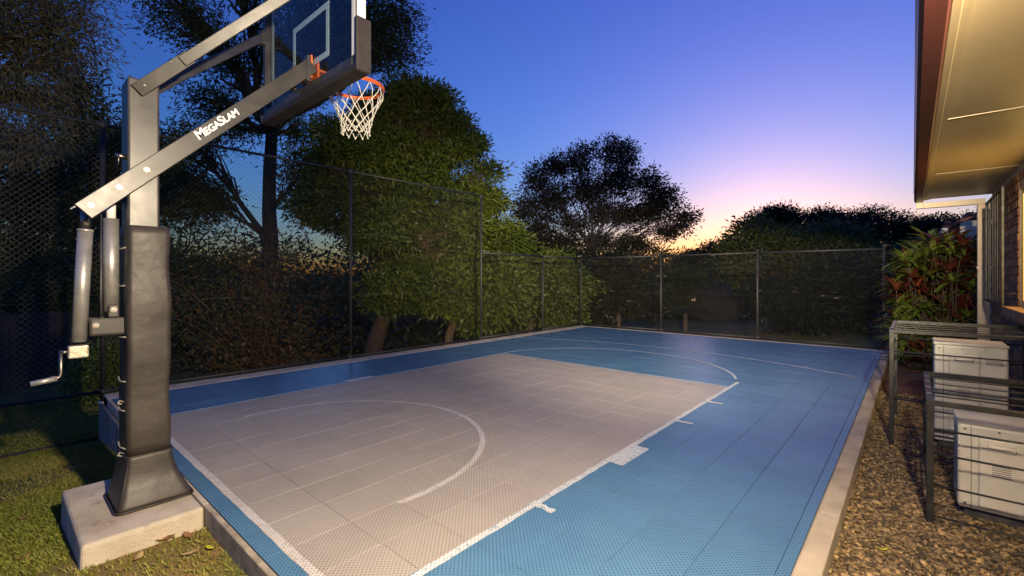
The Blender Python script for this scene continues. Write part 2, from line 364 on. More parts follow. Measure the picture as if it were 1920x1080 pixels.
for k, (d, x0, x1, y0, y1, c, full, cx, cy) in enumerate(tiles):
    dz = random.uniform(-.0006, .0006)
    if k < 300:
        if full:
            o = link('tile', tm[c], None, court); o.location = (cx, cy, dz)
        else:
            bm = bmesh.new(); bb = B(); bb.bm = bm; bb.box(x0-cx+.0012, x1-cx-.0012, y0-cy+.0012, y1-cy-.0012, -.013, 0, .0013, 1)
            me = bpy.data.meshes.new('tile_cut'); bm.to_mesh(me); bm.free()
            o = link('tile', me, M[c], court); o.location = (cx, cy, dz)
        o.rotation_euler = (random.gauss(0, .0016), random.gauss(0, .0016), 0)
    else:
        a, b_ = random.gauss(0, .0022), random.gauss(0, .0022); q = []
        for zz in (-.013, 0):
            for xx, yy in ((x0+.0012, y0+.0012), (x1-.0012, y0+.0012), (x1-.0012, y1-.0012), (x0+.0012, y1-.0012)):
                q.append((xx, yy, zz+dz+a*(xx-cx)+b_*(yy-cy)))
        far[c].hull(q)
for c in far:
    # pattern origin sits on a tile centre
    o = far[c]; off = Vector((K0+T/2, KV0+T/2, 0)); bmesh.ops.translate(o.bm, verts=o.bm.verts, vec=-off)
    ob = o.build('tile_field', M[c], court); ob.location = off; ob['kind'] = 'stuff'

# painted lines
PO = Vector((K0+T/2, KV0+T/2, 0))
def strip(pts, w_, mt='line', z=.0032, jag=0):
    """flat ribbon along a polyline, w_ wide"""
    bb = B(); P = [Vector((x, y, 0)) for x, y in pts]; L, R = [], []
    for i, q in enumerate(P):
        t = (P[min(i+1, len(P)-1)]-P[max(i-1, 0)]).normalized(); nrm = Vector((-t.y, t.x, 0))
        L.append(bb.bm.verts.new(q+nrm*(w_/2+random.uniform(-jag, jag))+Vector((0, 0, z))))
        R.append(bb.bm.verts.new(q-nrm*(w_/2+random.uniform(-jag, jag))+Vector((0, 0, z))))
    for i in range(len(P)-1): bb.bm.faces.new((L[i], R[i], R[i+1], L[i+1]))
    bmesh.ops.translate(bb.bm, verts=bb.bm.verts, vec=-PO)
    o = bb.build('painted_line', M[mt], court); o.location = PO; return o
def seg(a, b_, n_=24): return [(a[0]+(b_[0]-a[0])*i/n_, a[1]+(b_[1]-a[1])*i/n_) for i in range(n_+1)]
KU0, KU1, KVE = -5.34, K0+12*T, KV0+16*T
strip(seg((KU0-.05, .942), (-.6, .942), 60), .046, 'line', jag=.002)
strip(seg((KU1+.028, .97), (KU1+.028, KVE+.35), 60), .042, 'line_blue', .0036, .004)
strip(seg((KU0-.018, .97), (KU0-.018, KVE), 60), .035, 'line_blue', .0036, .006)
strip(seg((KU0, KVE+.012), (KU1, KVE+.012), 30), .028, 'line_blue', .0040, .003)
cx = (KU0+KU1)/2
strip([(cx+1.26*math.cos(a), 1.72+1.26*math.sin(a)) for a in np.linspace(-.13, math.pi+.13, 60)], .044, 'line', .0036, .002)
strip([(cx+1.86*math.cos(a), KVE+.03+1.72*math.sin(a)) for a in np.linspace(.28, math.pi, 60)], .036, 'line_blue', .0044, .002)
a0 = math.asin(.493)
strip([(-3.55+6.25*math.cos(a), 2.05+6.25*math.sin(a)) for a in np.linspace(math.radians(60.2), math.radians(118.9), 80)], .034, 'line_blue', .0036, .002)
for (x, y, du, dv) in ((-1.60, 3.12, .15, .42), (-1.60, 2.08, .16, .05), (-1.58, 4.16, .17, .05), (-1.58, 5.02, .17, .05), (-5.42, 3.14, .08, .40)):
    strip(seg((x-du/2, y+random.uniform(-.01, .01)), (x+du/2, y), 8), dv, 'line_blue', .0046, .008)

# footing pad
pad = tag(B().hull([(-4.0, .262, -.42), (-3.06, .262, -.42), (-3.06, .795, -.42), (-4.0, .795, -.42), (-3.98, .27, 0), (-3.07, .275, 0), (-3.07, .796, 0), (-3.98, .796, 0)], .02, 3).build('concrete_footing', M['concrete']),
          'pale concrete footing block under the black basketball hoop post', 'footing')

# ------------------------------------------------------------------ gravel strip
tag(B().box(-.302, .80, -3, 7.3, -.3, -.10).build('gravel_path', M['gravel_bed']), kind='structure')
tag(B().box(-.302, 1.6, 7.3, 12.5, -.3, -.085).build('mulch_bed', M['mulch']), kind='structure')
ico = bmesh.new(); bmesh.ops.create_icosphere(ico, subdivisions=1, radius=1); ico.verts.ensure_lookup_table()
IV = np.array([v.co[:] for v in ico.verts]); IF = np.array([[v.index for v in f.verts] for f in ico.faces]); ico.free()
def rand_rot(n_):
    q = unit(RNG.normal(size=(n_, 4))); a, b_, c, d = q.T
    return np.stack([np.stack([1-2*(c*c+d*d), 2*(b_*c-a*d), 2*(b_*d+a*c)], -1), np.stack([2*(b_*c+a*d), 1-2*(b_*b_+d*d), 2*(c*d-a*b_)], -1),
                     np.stack([2*(b_*d-a*c), 2*(c*d+a*b_), 1-2*(b_*b_+c*c)], -1)], -2)
def stones(pos, size):
    n_ = len(pos)
    sc = np.stack([size*RNG.uniform(.8, 1.3, n_), size*RNG.uniform(.6, .95, n_), size*RNG.uniform(.3, .5, n_)], -1)
    v = IV[None]*RNG.uniform(.8, 1.2, (n_, len(IV), 1))*sc[:, None]
    yaw = RNG.uniform(0, 6.28, n_); tilt = RNG.normal(0, .3, n_)
    c, s_ = np.cos(yaw), np.sin(yaw); ct, st = np.cos(tilt), np.sin(tilt)
    x, y, z = v[..., 0], v[..., 1], v[..., 2]
    y, z = y*ct[:, None]-z*st[:, None], y*st[:, None]+z*ct[:, None]
    x, y = x*c[:, None]-y*s_[:, None], x*s_[:, None]+y*c[:, None]
    return np.stack([x, y, z], -1)+pos[:, None]
NS = 36000
vv = 1.6+5.7*RNG.random(NS)**1.25
pos = np.stack([RNG.uniform(-.30, .80, NS), vv, -.098+RNG.uniform(-.004, .012, NS)], -1)
size = RNG.lognormal(math.log(.0098), .36, NS)
sv = stones(pos, size); tint = np.clip(RNG.beta(1.1, 1.7, NS), 0, 1)
order = np.argsort(pos[:, 1]-size*40+np.where(pos[:, 0]*.66+pos[:, 1] < 2.3, 50, 0))
near = order[:280]; rest = order[280:]
gob = tag(link('gravel', np_mesh('gravel', sv[rest].reshape(-1, 3), (IF[None]+np.arange(len(rest))[:, None, None]*len(IV)).reshape(-1, 3), np.repeat(tint[rest], len(IV))), M['stone']),
          'loose brown river gravel covering the strip beside the court', 'gravel', kind='stuff')
for i in near:
    o = link('stone', np_mesh('stone', sv[i]-pos[i], IF, np.full(len(IV), tint[i])), M['stone'], gob); o.location = pos[i]

# ------------------------------------------------------------------ lawn grass
NG = 150000
gu_ = -7.2+5.4*RNG.random(NG); gv_ = -.9+1.72*RNG.random(NG)
bare = (np.sin(gu_*2.3+1.1)*np.cos(gv_*3.1)+.6*np.sin(gu_*5.7+gv_*4.3) > .55) & (RNG.random(NG) < .8)
bare |= (gu_ > -3.1) & (gv_ > .3) & (RNG.random(NG) < .72)
keep = ~bare & ~((gu_ > -4.0) & (gu_ < -3.06) & (gv_ > .25))
gu_, gv_ = gu_[keep], gv_[keep]; NG = len(gu_)
gz_ = ground_z(gu_, gv_)
a = RNG.uniform(0, 6.28, NG); hh = RNG.uniform(.012, .034, NG); ww = RNG.uniform(.0018, .0034, NG); lean = RNG.uniform(.2, 1.0, NG)
base = np.stack([gu_, gv_, gz_-.004], -1); side = np.stack([np.cos(a), np.sin(a), 0*a], -1)*ww[:, None]
fw = np.stack([-np.sin(a), np.cos(a), 0*a], -1)*(lean*hh)[:, None]; up = np.stack([0*a, 0*a, hh], -1)
V = np.stack([base-side, base+side, base+fw*.4+up*.7+side*.6, base+fw+up], 1)
tt = np.clip(.25+.35*np.sin(gu_*1.9)*np.sin(gv_*2.7+.5)+RNG.normal(0, .22, NG), 0, 1)
tag(link('grass', np_mesh('grass', V.reshape(-1, 3), np.arange(NG*4).reshape(-1, 4), np.repeat(tt, 4)), M['grass']), 'short patchy lawn grass around the footing', 'grass', kind='stuff')

NB_ = 60000
bu_ = -11.5+4.6*RNG.random(NB_); bv_ = -1.6+4.4*RNG.random(NB_); bz_ = ground_z(bu_, bv_); a = RNG.uniform(0, 6.28, NB_); hh = RNG.uniform(.02, .06, NB_)
base = np.stack([bu_, bv_, bz_-.004], -1); side = np.stack([np.cos(a), np.sin(a), 0*a], -1)*.004
fw = np.stack([-np.sin(a), np.cos(a), 0*a], -1)*(.7*hh)[:, None]; up = np.stack([0*a, 0*a, hh], -1)
V = np.stack([base-side, base+side, base+fw*.4+up*.7+side*.6, base+fw+up], 1)
tag(link('grass', np_mesh('grass', V.reshape(-1, 3), np.arange(NB_*4).reshape(-1, 4), np.repeat(np.clip(RNG.normal(.25, .2, NB_), 0, 1), 4)), M['grass']), 'shaded lawn grass beyond the tall fence', 'grass', kind='stuff')

# ------------------------------------------------------------------ basketball hoop
HO = (-3.52, .58, 0)
hoop = thing('basketball_hoop', HO, 'black adjustable basketball hoop with glass backboard, padded post and white net', 'basketball hoop')
B().box(-3.62, -3.42, .505, .655, 0, 2.50, .012, 3).build('post', M['pole'], hoop)
B().box(-3.72, -3.34, .47, .80, .0, .016, .003).build('base_plate', M['pole'], hoop)
# padding sleeve
def loop_section(z, x0, x1, y0, y1, rr=.03, wob=0):
    pts = []
    for cxx, cyy, a0_ in ((x1-rr, y1-rr, 0), (x0+rr, y1-rr, 90), (x0+rr, y0+rr, 180), (x1-rr, y0+rr, 270)):
        for k in range(5):
            a_ = math.radians(a0_+k*22.5); pts.append(Vector((cxx+rr*math.cos(a_)+random.uniform(-wob, wob), cyy+rr*math.sin(a_)+random.uniform(-wob, wob), z)))
    return pts
def loft(bb, secs, cap=True):
    R = [[bb.bm.verts.new(q) for q in sct] for sct in secs]; n_ = len(R[0])
    for A, C in zip(R, R[1:]):
        for j in range(n_):
            f = bb.bm.faces.new((A[j], A[(j+1) % n_], C[(j+1) % n_], C[j])); f.smooth = True
    if cap: bb.bm.faces.new(R[0][::-1]); bb.bm.faces.new(R[-1])
    return bb
secs = []
for i in range(24):
    z = .285+i*(1.63-.285)/23; q = .006*math.sin(z*7.3)+.004*math.sin(z*17)
    secs.append(loop_section(z, -3.665-.003*math.sin(z*5), -3.385+q*.6, .497+.002*math.sin(z*9), .706+q*.7, .028, .0008))
pd = loft(B(), secs).build('post_padding', M['vinyl'], hoop)
secs = []
for i in range(14):
    t = i/13; z = .012+(.292-.012)*t; q = (1-t)**1.5
    secs.append(loop_section(z, -3.672-.02*q, -3.378+.085*q+.004*math.sin(t*9), .493-.055*q, .712+.085*q+.004*math.sin(t*7), .03+.01*q, .0008))
sk = loft(B(), secs).build('padding_skirt', M['vinyl'], hoop)
bb = B()
for x, y, x2, y2 in ((-3.385, .505, -3.305, .447),):
    bb.tube([(x+.004, y, .285), ((x+x2)/2+.006, (y+y2)/2, .14), (x2+.006, y2, .02)], .004, 6)
bb.tube([tuple(q+Vector((0, 0, .0))) for q in loop_section(.287, -3.672, -3.376, .49, .712, .03)], .004, 6, closed=True)
bb.tube([tuple(q) for q in loop_section(.014, -3.698, -3.288, .433, .802, .04)], .005, 6, closed=True)
bb.build('seam_piping', M['vinyl'], sk)
for z in (.33, .55, .72, .98, 1.28, 1.50):
    B().tube([(-3.60, .497, z), (-3.57, .484, z+.012), (-3.54, .482, z+.004), (-3.50, .484, z-.006), (-3.43, .497, z)], .0045, 6).build('tie_strap', M['tie'], pd)
for z in (.30, .60):
    B().tube([(-3.45, .492, z), (-3.44, .472, z+.014), (-3.42, .462, z+.004), (-3.42, .478, z-.004)], .005, 6).build('tie_strap', M['tie'], pd)
# arms
ARM_A, ARM_B = Vector((0, .312, 1.685)), Vector((0, 1.575, 2.925))
def arm(u, name, lab=None):
    o = B(); a_, b_ = ARM_A.copy(), ARM_B.copy(); a_.x = b_.x = u
    o.bar(a_, b_, .036, .102, up=(0, -1, 1), bev=.004); return o.build(name, M['arm'], hoop)
near_arm = arm(-3.395, 'lower_arm'); arm(-3.645, 'lower_arm')
for v_, z_ in ((.343, 1.727), (.461, 1.842), (.585, 1.963), (1.538, 2.889)): B().bolt((-3.377, v_, z_-.004), (1, 0, 0), .0115, .014).build('bolt', M['steel'], near_arm)
def upper_arm(u, s_, end):
    a_ = Vector((u, .545, 2.42)); e_ = Vector(end); d_ = (e_-a_).normalized()
    o = B(); o.bar(a_, a_+d_*.36, .02, .075, up=(0, -1, 1), bev=.003); q = o.build('upper_arm_plate', M['arm'], hoop)
    o = B(); o.bar(a_+d_*.30+Vector((.004*s_, 0, 0)), e_, .042, .062, up=(0, -1, 1), bev=.004); t = o.build('upper_arm', M['arm'], hoop)
    B().bolt((u+.011*s_, .576, 2.452), (s_, 0, 0), .0125, .014).build('bolt', M['steel'], q)
    B().box(e_.x-.03, e_.x+.03, 1.52, 1.556, e_.z-.06, e_.z+.06, .004).build('arm_bracket', M['arm'], t)
upper_arm(-3.405, 1, (-2.80, 1.535, 3.44)); upper_arm(-3.635, -1, (-4.27, 1.535, 3.42))
# spring pin on the post
bb = B(); bb.tube([(-3.46, .505, 2.03), (-3.46, .455, 2.035)], .014, 10)
bb.tube([(-3.46+.022*math.cos(t), .468, 2.02+.03*math.sin(t)-.012) for t in np.linspace(0, 6.28, 14)[:-1]], .003, 6, closed=True)
bb.build('locking_pin', M['steel'], hoop)
# lifting columns and crank
o = B(); o.tube([(-3.52, .338, 1.70), (-3.52, .334, 1.60)], .024, 16); o.build('actuator_rod', M['steel'], hoop)
o = B(); o.tube([(-3.52, .335, 1.60), (-3.52, .308, .965)], [.034, .034], 20); o.tube([(-3.52, .335, 1.60), (-3.52, .3345, 1.585)], .0365, 20); ac_ = o.build('actuator_tube', M['tube_steel'], hoop)
o = B(); o.tube([(-3.52, .445, 1.80), (-3.52, .445, 1.66)], .022, 16); o.build('gas_strut_rod', M['alu'], hoop)
o = B(); o.tube([(-3.52, .445, 1.67), (-3.52, .446, 1.13)], .036, 20); o.build('gas_strut_tube', M['tube_steel'], hoop)
br = B().box(-3.475, -3.462, .345, .507, .995, 1.095, .012, 2).build('strut_bracket', M['arm'], hoop)
B().box(-3.578, -3.565, .345, .507, .995, 1.095, .012, 2).build('strut_bracket', M['arm'], hoop)
B().box(-3.4765, -3.4665, .425, .475, 1.0955, 1.17, .008, 2).build('strut_lug', M['arm'], br)
for q in ((-3.462, .372, 1.055), (-3.4665, .45, 1.14)): B().bolt(q, (1, 0, 0), .0115).build('bolt', M['steel'], br)
B().box(-3.55, -3.49, .262, .348, .875, .945, .008, 2).build('crank_gearbox', M['zinc_worn'], hoop)
bb = B(); bb.tube([(-3.52, .27, .912), (-3.52, .232, .914)], .011, 10)
bb.tube([(-3.52, .236, .925), (-3.52, .236, .80), (-3.52, .233, .782), (-3.52, .222, .774), (-3.52, .21, .771)], .0085, 10)
ck = bb.build('crank', M['steel'], hoop)
bb = B(); bb.tube([(-3.52, .222, .773), (-3.52, .12, .758)], .0145, 14); bb.build('crank_grip', M['tube_steel'], ck)
bb = B(); bb.tube([(-3.50, .40, 1.70), (-3.50, .398, 1.2), (-3.5, .40, 1.1)], .004, 6); bb.build('cable', M['pole'], hoop)
# lettering
cu = bpy.data.curves.new('lettering', 'FONT'); cu.body = 'MegaSlam'; cu.size = .074; cu.small_caps_scale = .76; cu.extrude = .0006; cu.shear = .12; cu.offset = .0018
cu.align_x = 'LEFT'; cu.space_character = .96
for ch in cu.body_format: ch.use_small_caps = True
fo = bpy.data.objects.new('lettering_source', cu); COL.objects.link(fo)
dg = bpy.context.evaluated_depsgraph_get(); me = bpy.data.meshes.new_from_object(fo.evaluated_get(dg)); bpy.data.objects.remove(fo)
d = (ARM_B-ARM_A).normalized(); upv = Vector((0, -d.z, d.y)); R3 = Matrix((( 0, 0, 1), (d.y, upv.y, 0), (d.z, upv.z, 0)))
xs = [v.co.x for v in me.vertices]; wid = max(xs)-min(xs)
st = Vector((-3.3762, .845, 2.192))
for v in me.vertices: v.co = R3 @ Vector((v.co.x*.325/wid, v.co.y, v.co.z))+st-Vector(HO)
link('lettering', me, M['white'], near_arm)
# backboard
BV = 1.60; BL, BR, BB, BT = -4.31, -2.735, 2.735, 3.80
bk = B().box(BL+.03, BR-.03, BV, BV+.012, BB+.05, BT-.03).build('backboard_glass', M['glass'], hoop)
bb = B(); bb.box(BR-.05, BR, BV-.04, BV+.03, BB, BT, .004); bb.box(BL, BL+.05, BV-.04, BV+.03, BB, BT, .004); bb.box(BL+.05, BR-.05, BV-.04, BV+.03, BT-.05, BT, .004)
bb.box(BL+.05, BR-.05, BV-.045, BV+.03, BB, BB+.055, .004)
fr_ = bb.build('backboard_frame', M['pole'], hoop)
B().box(BR+.0005, BR+.003, BV-.036, BV+.026, BB+.1, BT).build('frame_side_strip', M['alu'], fr_)
B().box(BR-.052, BR-.012, BV-.0435, BV-.041, BB+.06, BT).build('frame_side_strip', M['alu'], fr_)
bb = B(); bb.box(BL-.02, BR+.025, BV-.055, BV+.055, BB-.055, BB-.001, .012, 3); bb.build('bottom_pad', M['vinyl'], fr_)
for x0, x1 in ((BR+.004, BR+.03), (BL-.03, BL-.004)):
    B().box(x0, x1, BV-.055, BV+.055, BB-.05, BB+.30, .01, 3).build('corner_pad', M['vinyl'], fr_)
def on_glass(x0, x1, z0, z1): return B().box(x0, x1, BV+.0125, BV+.0145, z0, z1)
TL, TR, TB, TT = -3.82, -3.21, 2.955, 3.36
for a_ in ((TL, TL+.045, TB, TT), (TR-.045, TR, TB, TT), (TL+.045, TR-.045, TT-.045, TT), (TL+.045, TR-.045, TB, TB+.045)):
    on_glass(*a_).build('target_line', M['board_line'], bk)
on_glass(BL+.055, BL+.10, BB+.06, BT-.05).build('target_line', M['board_line'], bk)
for x in (-3.645, -3.395):
    B().box(x-.03, x+.03, BV-.075, BV-.046, 2.79, 2.98, .004).build('mounting_plate', M['pole'], hoop)
RC = Vector((-3.52, 2.0, 2.93)); RR = .2286
B().box(-3.61, -3.43, BV-.02, BV-.004, 2.85, 3.02, .004).build('rim_plate', M['orange'], hoop)
bb = B(); bb.tube([RC+Vector((RR*math.cos(t), RR*math.sin(t), 0)) for t in np.linspace(0, 2*math.pi, 49)[:-1]], .0095, 10, closed=True)
bb.tube([RC+Vector((RR*.99*math.cos(t), RR*.99*math.sin(t), -.016)) for t in np.linspace(0, 2*math.pi, 49)[:-1]], .006, 8, closed=True)
rim = bb.build('rim', M['orange'], hoop)
bb = B(); z = RC.z
bb.hull([(-3.61, BV+.03, z-.012), (-3.43, BV+.03, z-.012), (-3.455, 1.785, z-.008), (-3.585, 1.785, z-.008), (-3.61, BV+.03, z+.006), (-3.43, BV+.03, z+.006), (-3.455, 1.785, z+.004), (-3.585, 1.785, z+.004)], .002)
bb.box(-3.61, -3.43, BV+.031, BV+.05, z-.09, z+.05, .003); bb.build('rim_bracket', M['orange'], rim)
bb = B(); NL = 12; lev = [(.222, -.012), (.19, -.135), (.158, -.20), (.138, -.255), (.124, -.305), (.116, -.35), (.113, -.40)]
jit = {}
def node(j, k):
    k %= NL
    if (j, k) not in jit:
        r_, dz = lev[j]; a_ = 2*math.pi*(k+.5*(j % 2))/NL
        jit[j, k] = RC+Vector((r_*math.cos(a_), r_*math.sin(a_), dz))+Vector([random.uniform(-.005, .005)*(j > 0) for _ in range(3)])
    return jit[j, k]
for j in range(len(lev)-1):
    for k in range(NL):
        for k2 in ((k, k-1) if j % 2 == 0 else (k, k+1)):
            a_, b_ = node(j, k), node(j+1, k2); mid = (a_+b_)/2
            if j == 0: mid += Vector(((mid-RC).x, (mid-RC).y, 0))*.10
            bb.tube([a_, mid, b_], .0042 if j else .0036, 5)
for j in range(1, len(lev)):
    for k in range(NL):
        q = node(j, k); bb.tube([q+Vector((0, 0, .009)), q, q-Vector((0, 0, .009))], [.004, .0075, .004], 6)
bb.build('net', M['net'], rim)

# ------------------------------------------------------------------ chain-link fences
def chain_mesh(name, P0, D, L, z0, z1, mt, parent, nrm, w_=.062, h_=.062, r_=.0025, zf=None):
    """woven diamond wire between z0 and z1, from P0 along D (unit, xy)"""
    P0 = np.array(P0, float); D = np.array(D, float); nrm = np.array(nrm, float)
    nw = int(L/(w_/2)); ns = int((z1-z0)/(h_/2))
    k = np.arange(nw)[:, None]; i = np.arange(ns+1)[None]
    x = (k+((i+k) % 2))*w_/2; z = z0+i*h_/2+0*k
    off = (((i+k) % 2)*2-1)*.0016
    P = P0[None, None]+x[..., None]*D+off[..., None]*nrm
    P = P+RNG.normal(0, .0012, P.shape); P[..., 2] = z
    ring = [nrm*r_, -.5*nrm*r_+.87*r_*D, -.5*nrm*r_-.87*r_*D]
    V = np.stack([P+q for q in ring], 2)          # nw, ns+1, 3, 3
    base = (np.arange(nw)[:, None]*(ns+1)+np.arange(ns)[None])*3
    Fs = [np.stack([base+a_, base+(a_+1) % 3, base+3+(a_+1) % 3, base+3+a_], -1) for a_ in range(3)]
    V = V.reshape(-1, 3)-np.array(root_loc(parent)[:])
    o = link(name, np_mesh(name, V, np.stack(Fs, 2).reshape(-1, 4), smooth=True), M[mt], parent); return o
def post(parent, x, y, z0, z1, r_=.024, mt='fence'):
    o = B().tube([(x, y, z0), (x, y, z1)], r_, 14).build('post', M[mt], parent)
    B().tube([(x, y, z1-.002), (x, y, z1+.012), (x, y, z1+.022)], [r_*1.15, r_*1.15, r_*.5], 14).build('post_cap', M[mt], o); return o
def rail(parent, a_, b_, r_=.017, mt='fence'): return B().tube([a_, b_], r_, 12).build('rail', M[mt], parent)
def clamp(parent, x, y, z, ax):
    b_ = B(); a_ = Vector(ax)*.055
    b_.tube([(x, y, z-.04), (x, y, z+.035)], .0285, 12)
    b_.tube([Vector((x, y, z))-a_, Vector((x, y, z))+a_], .0235, 12)
    b_.tube([Vector((x+.02, y, z+.012))-a_*.9, Vector((x+.045, y, z+.012))-a_*.9], .006, 6)
    b_.build('rail_clamp', M['fence'], parent)
FU = -6.905
tf = thing('chain_link_fence', (FU, 3, 0), 'tall black chain-link fence along the left side of the court behind the hoop', 'fence')
for v_, zb in ((-2.3, -.6), (.80, -.6), (3.84, -.08), (6.84, -.08)):
    p_ = post(tf, FU, v_, zb, 3.08); clamp(p_, FU, v_, 3.06, (0, 1, 0)); clamp(p_, FU, v_, .03, (0, 1, 0))
for a_, b_ in ((-2.3, .80), (.80, 3.84), (3.84, 6.84)):
    rail(tf, (FU, a_+.03, 3.06), (FU, b_-.03, 3.06)); rail(tf, (FU, a_+.03, .03), (FU, b_-.03, .03), .02)
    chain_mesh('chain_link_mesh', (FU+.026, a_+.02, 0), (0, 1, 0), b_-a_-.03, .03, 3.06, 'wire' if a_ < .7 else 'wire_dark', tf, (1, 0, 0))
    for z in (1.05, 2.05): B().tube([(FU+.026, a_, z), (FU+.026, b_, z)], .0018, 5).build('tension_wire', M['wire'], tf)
rail(tf, (FU, -2.27, -.49), (FU, .77, -.49), .02)
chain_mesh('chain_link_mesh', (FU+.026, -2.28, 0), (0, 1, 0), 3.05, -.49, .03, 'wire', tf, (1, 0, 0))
for z in (-.12, -.42): B().tube([(FU, .80, z), (FU, .80, z+.04)], .034, 12).build('post_bracket', M['alu'], tf)
lf = thing('chain_link_fence', (FU, 9, 0), 'lower black chain-link fence continuing along the left side to the far corner', 'fence')
post(lf, FU, 9.0, -.08, 1.86); post(lf, FU, 10.73, -.08, 1.90)
for a_, b_ in ((6.84, 9.0), (9.0, 10.73)):
    rail(lf, (FU, a_+.02, 1.85), (FU, b_-.02, 1.85), .02); rail(lf, (FU, a_+.02, .04), (FU, b_-.02, .04), .02)
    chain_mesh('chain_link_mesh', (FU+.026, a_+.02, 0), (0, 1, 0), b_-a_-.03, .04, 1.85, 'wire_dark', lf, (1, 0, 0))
for v_ in (9.0, 10.73): clamp(lf, FU, v_, .04, (0, 1, 0))
FV = 10.75
ff = thing('chain_link_fence', (-3.6, FV, 0), 'low black chain-link fence across the far end of the court', 'fence')
for u_ in (-4.62, -2.49, -.40):
    p_ = post(ff, u_, FV, -.08, 1.90); clamp(p_, u_, FV, .04, (1, 0, 0))
us = (-6.88, -4.62, -2.49, -.40)
for a_, b_ in zip(us, us[1:]):
    rail(ff, (a_+.02, FV, 1.85), (b_-.02, FV, 1.85), .02); rail(ff, (a_+.02, FV, .04), (b_-.02, FV, .04), .02)
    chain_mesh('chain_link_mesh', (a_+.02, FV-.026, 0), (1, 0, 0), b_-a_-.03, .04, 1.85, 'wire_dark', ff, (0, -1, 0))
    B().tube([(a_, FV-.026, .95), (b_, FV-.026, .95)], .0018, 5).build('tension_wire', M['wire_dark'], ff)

# ------------------------------------------------------------------ racks over the air conditioners
def rack(label, x0, x1, y0, y1, zt, zs, nb):
    t = thing('steel_rack', ((x0+x1)/2, (y0+y1)/2, -.1), label, 'rack', 'steel racks over the air conditioners')
    a_ = .032
    for x in (x0, x1):
        for y in (y0, y1): B().box(x-a_/2, x+a_/2, y-a_/2, y+a_/2, -.12, zt-.0282, .002, 1).build('leg', M['rack'], t)
    for y in (y0, y1): B().box(x0-a_/2, x1+a_/2, y-a_/2, y+a_/2, zt-.028, zt, .002, 1).build('top_rail', M['rack'], t)
    for x in (x0, x1): B().box(x-a_/2, x+a_/2, y0+a_/2+.0005, y1-a_/2-.0005, zt-.028, zt-.001, .002, 1).build('top_rail', M['rack'], t)
    for k in range(1, nb+1):
        y = y0+(y1-y0)*k/(nb+1); B().bar((x0+a_/2, y, zt-.012), (x1-a_/2, y, zt-.012), .014, .007).build('top_bar', M['rack'], t)
        B().box(x0-.012, x0+.012, y-.02, y+.02, zt+.0003, zt+.0015).build('bar_end', M['pinkcap'], t)
    for z in zs:
        B().tube([(x0+.018, y0, z), (x1-.018, y0, z)], .006, 8).build('front_bar', M['rack'], t)
        B().tube([(x0+.018, y1, z+.01), (x1-.018, y1, z+.01)], .006, 8).build('back_bar', M['rack'], t)
        B().tube([(x0, y0+.018, z-.005), (x0, y1-.018, z-.005)], .006, 8).build('side_bar', M['rack'], t)
    return t
rack('shorter dark steel rack over the nearer air conditioner', .075, .76, 3.58, 4.66, .615, (-.05, .13, .31, .45), 4)
rack('taller dark steel rack standing behind the shorter one', -.135, .76, 5.03, 6.15, .885, (.08, .30, .52, .70), 4)

def aircon(label, x0, x1, y0, y1, z0, z1, flip):
    t = thing('air_conditioner', ((x0+x1)/2, (y0+y1)/2, z0), label, 'air conditioner', 'outdoor air conditioner units')
    body = B().box(x0, x1, y0, y1, z0, z1-.022, .014, 3).build('casing', M['ac'], t)
    B().box(x0-.006, x1+.006, y0-.006, y1+.006, z1-.0225, z1, .01, 3).build('top_cover', M['ac2'], t)
    w_ = x1-x0; fx = x0+.07*w_/.5
    B().box(x0+.055, x0+.058, y0-.0012, y0+.01, z0+.01, z1-.03).build('panel_joint', M['ac_dark'], body)
    pn = B().box(x0+.085, x0+.27, y0-.016, y0+.004, z0+.02, z1-.085, .012, 3).build('service_cover', M['ac2'], t)
    B().box(x0+.12, x0+.235, y0-.028, y0-.0155, z1-.150, z1-.112, .012, 4).build('handle', M['ac2'], pn)
    zc = z0+(z1-z0)*.52
    for k in range(7): B().box(x0+.14, x0+.215, y0-.0172, y0-.0162, zc-.05+k*.012, zc-.0465+k*.012).build('louvre_slot', M['ac_dark'], pn)
    for a_ in ((x0+.30, x0+.40, z1-.16, z1-.12), (x0+.29, x0+.42, z0+.28, z0+.36), (x0+.29, x0+.36, z0+.05, z0+.09)):
        if a_[1] < x1-.01: B().box(a_[0], a_[1], y0-.0016, y0+.004, a_[2], a_[3]).build('label_plate', M['ac_grey'], t)
    for q in ((x0+.03, z1-.05), (x0+.17, z1-.045), (x0+.30, z1-.045), (x0+.03, z0+.03)): B().tube([(q[0], y0-.004, q[1]), (q[0], y0+.002, q[1])], .006, 8).build('screw', M['steel'], t)
    for k in range(14):
        z = z0+.08+k*(z1-z0-.16)/13; B().box(x0-.0012, x0+.004, y0+.06, y1-.04, z, z+.008).build('side_slot', M['ac_dark'], t)
    for y in (y0+.07, y1-.07): B().box(x0+.03, x1-.03, y-.02, y+.02, -.1, z0-.0005, .003).build('foot', M['ac_dark'], t)
    pp = B(); pp.tube([(x1-.12, y0-.004, z0+.16), (x1-.10, y0-.05, z0+.14), (x1-.02, y0-.06, z0+.10), (x1+.06, y0, z0+.06)], .014, 8); pp.tube([(x1-.12, y0-.004, z0+.12), (x1-.10, y0-.04, z0+.10), (x1, y0-.04, z0+.04)], .01, 8); pp.build('refrigerant_pipe', M['ac_dark'], t)
    return t
aircon('cream air conditioner unit under the shorter steel rack', .20, .70, 3.78, 4.12, -.03, .485, 0)
aircon('cream air conditioner unit under the taller rack, nearer the shrub', .135, .56, 5.20, 5.56, -.03, .79, 0)

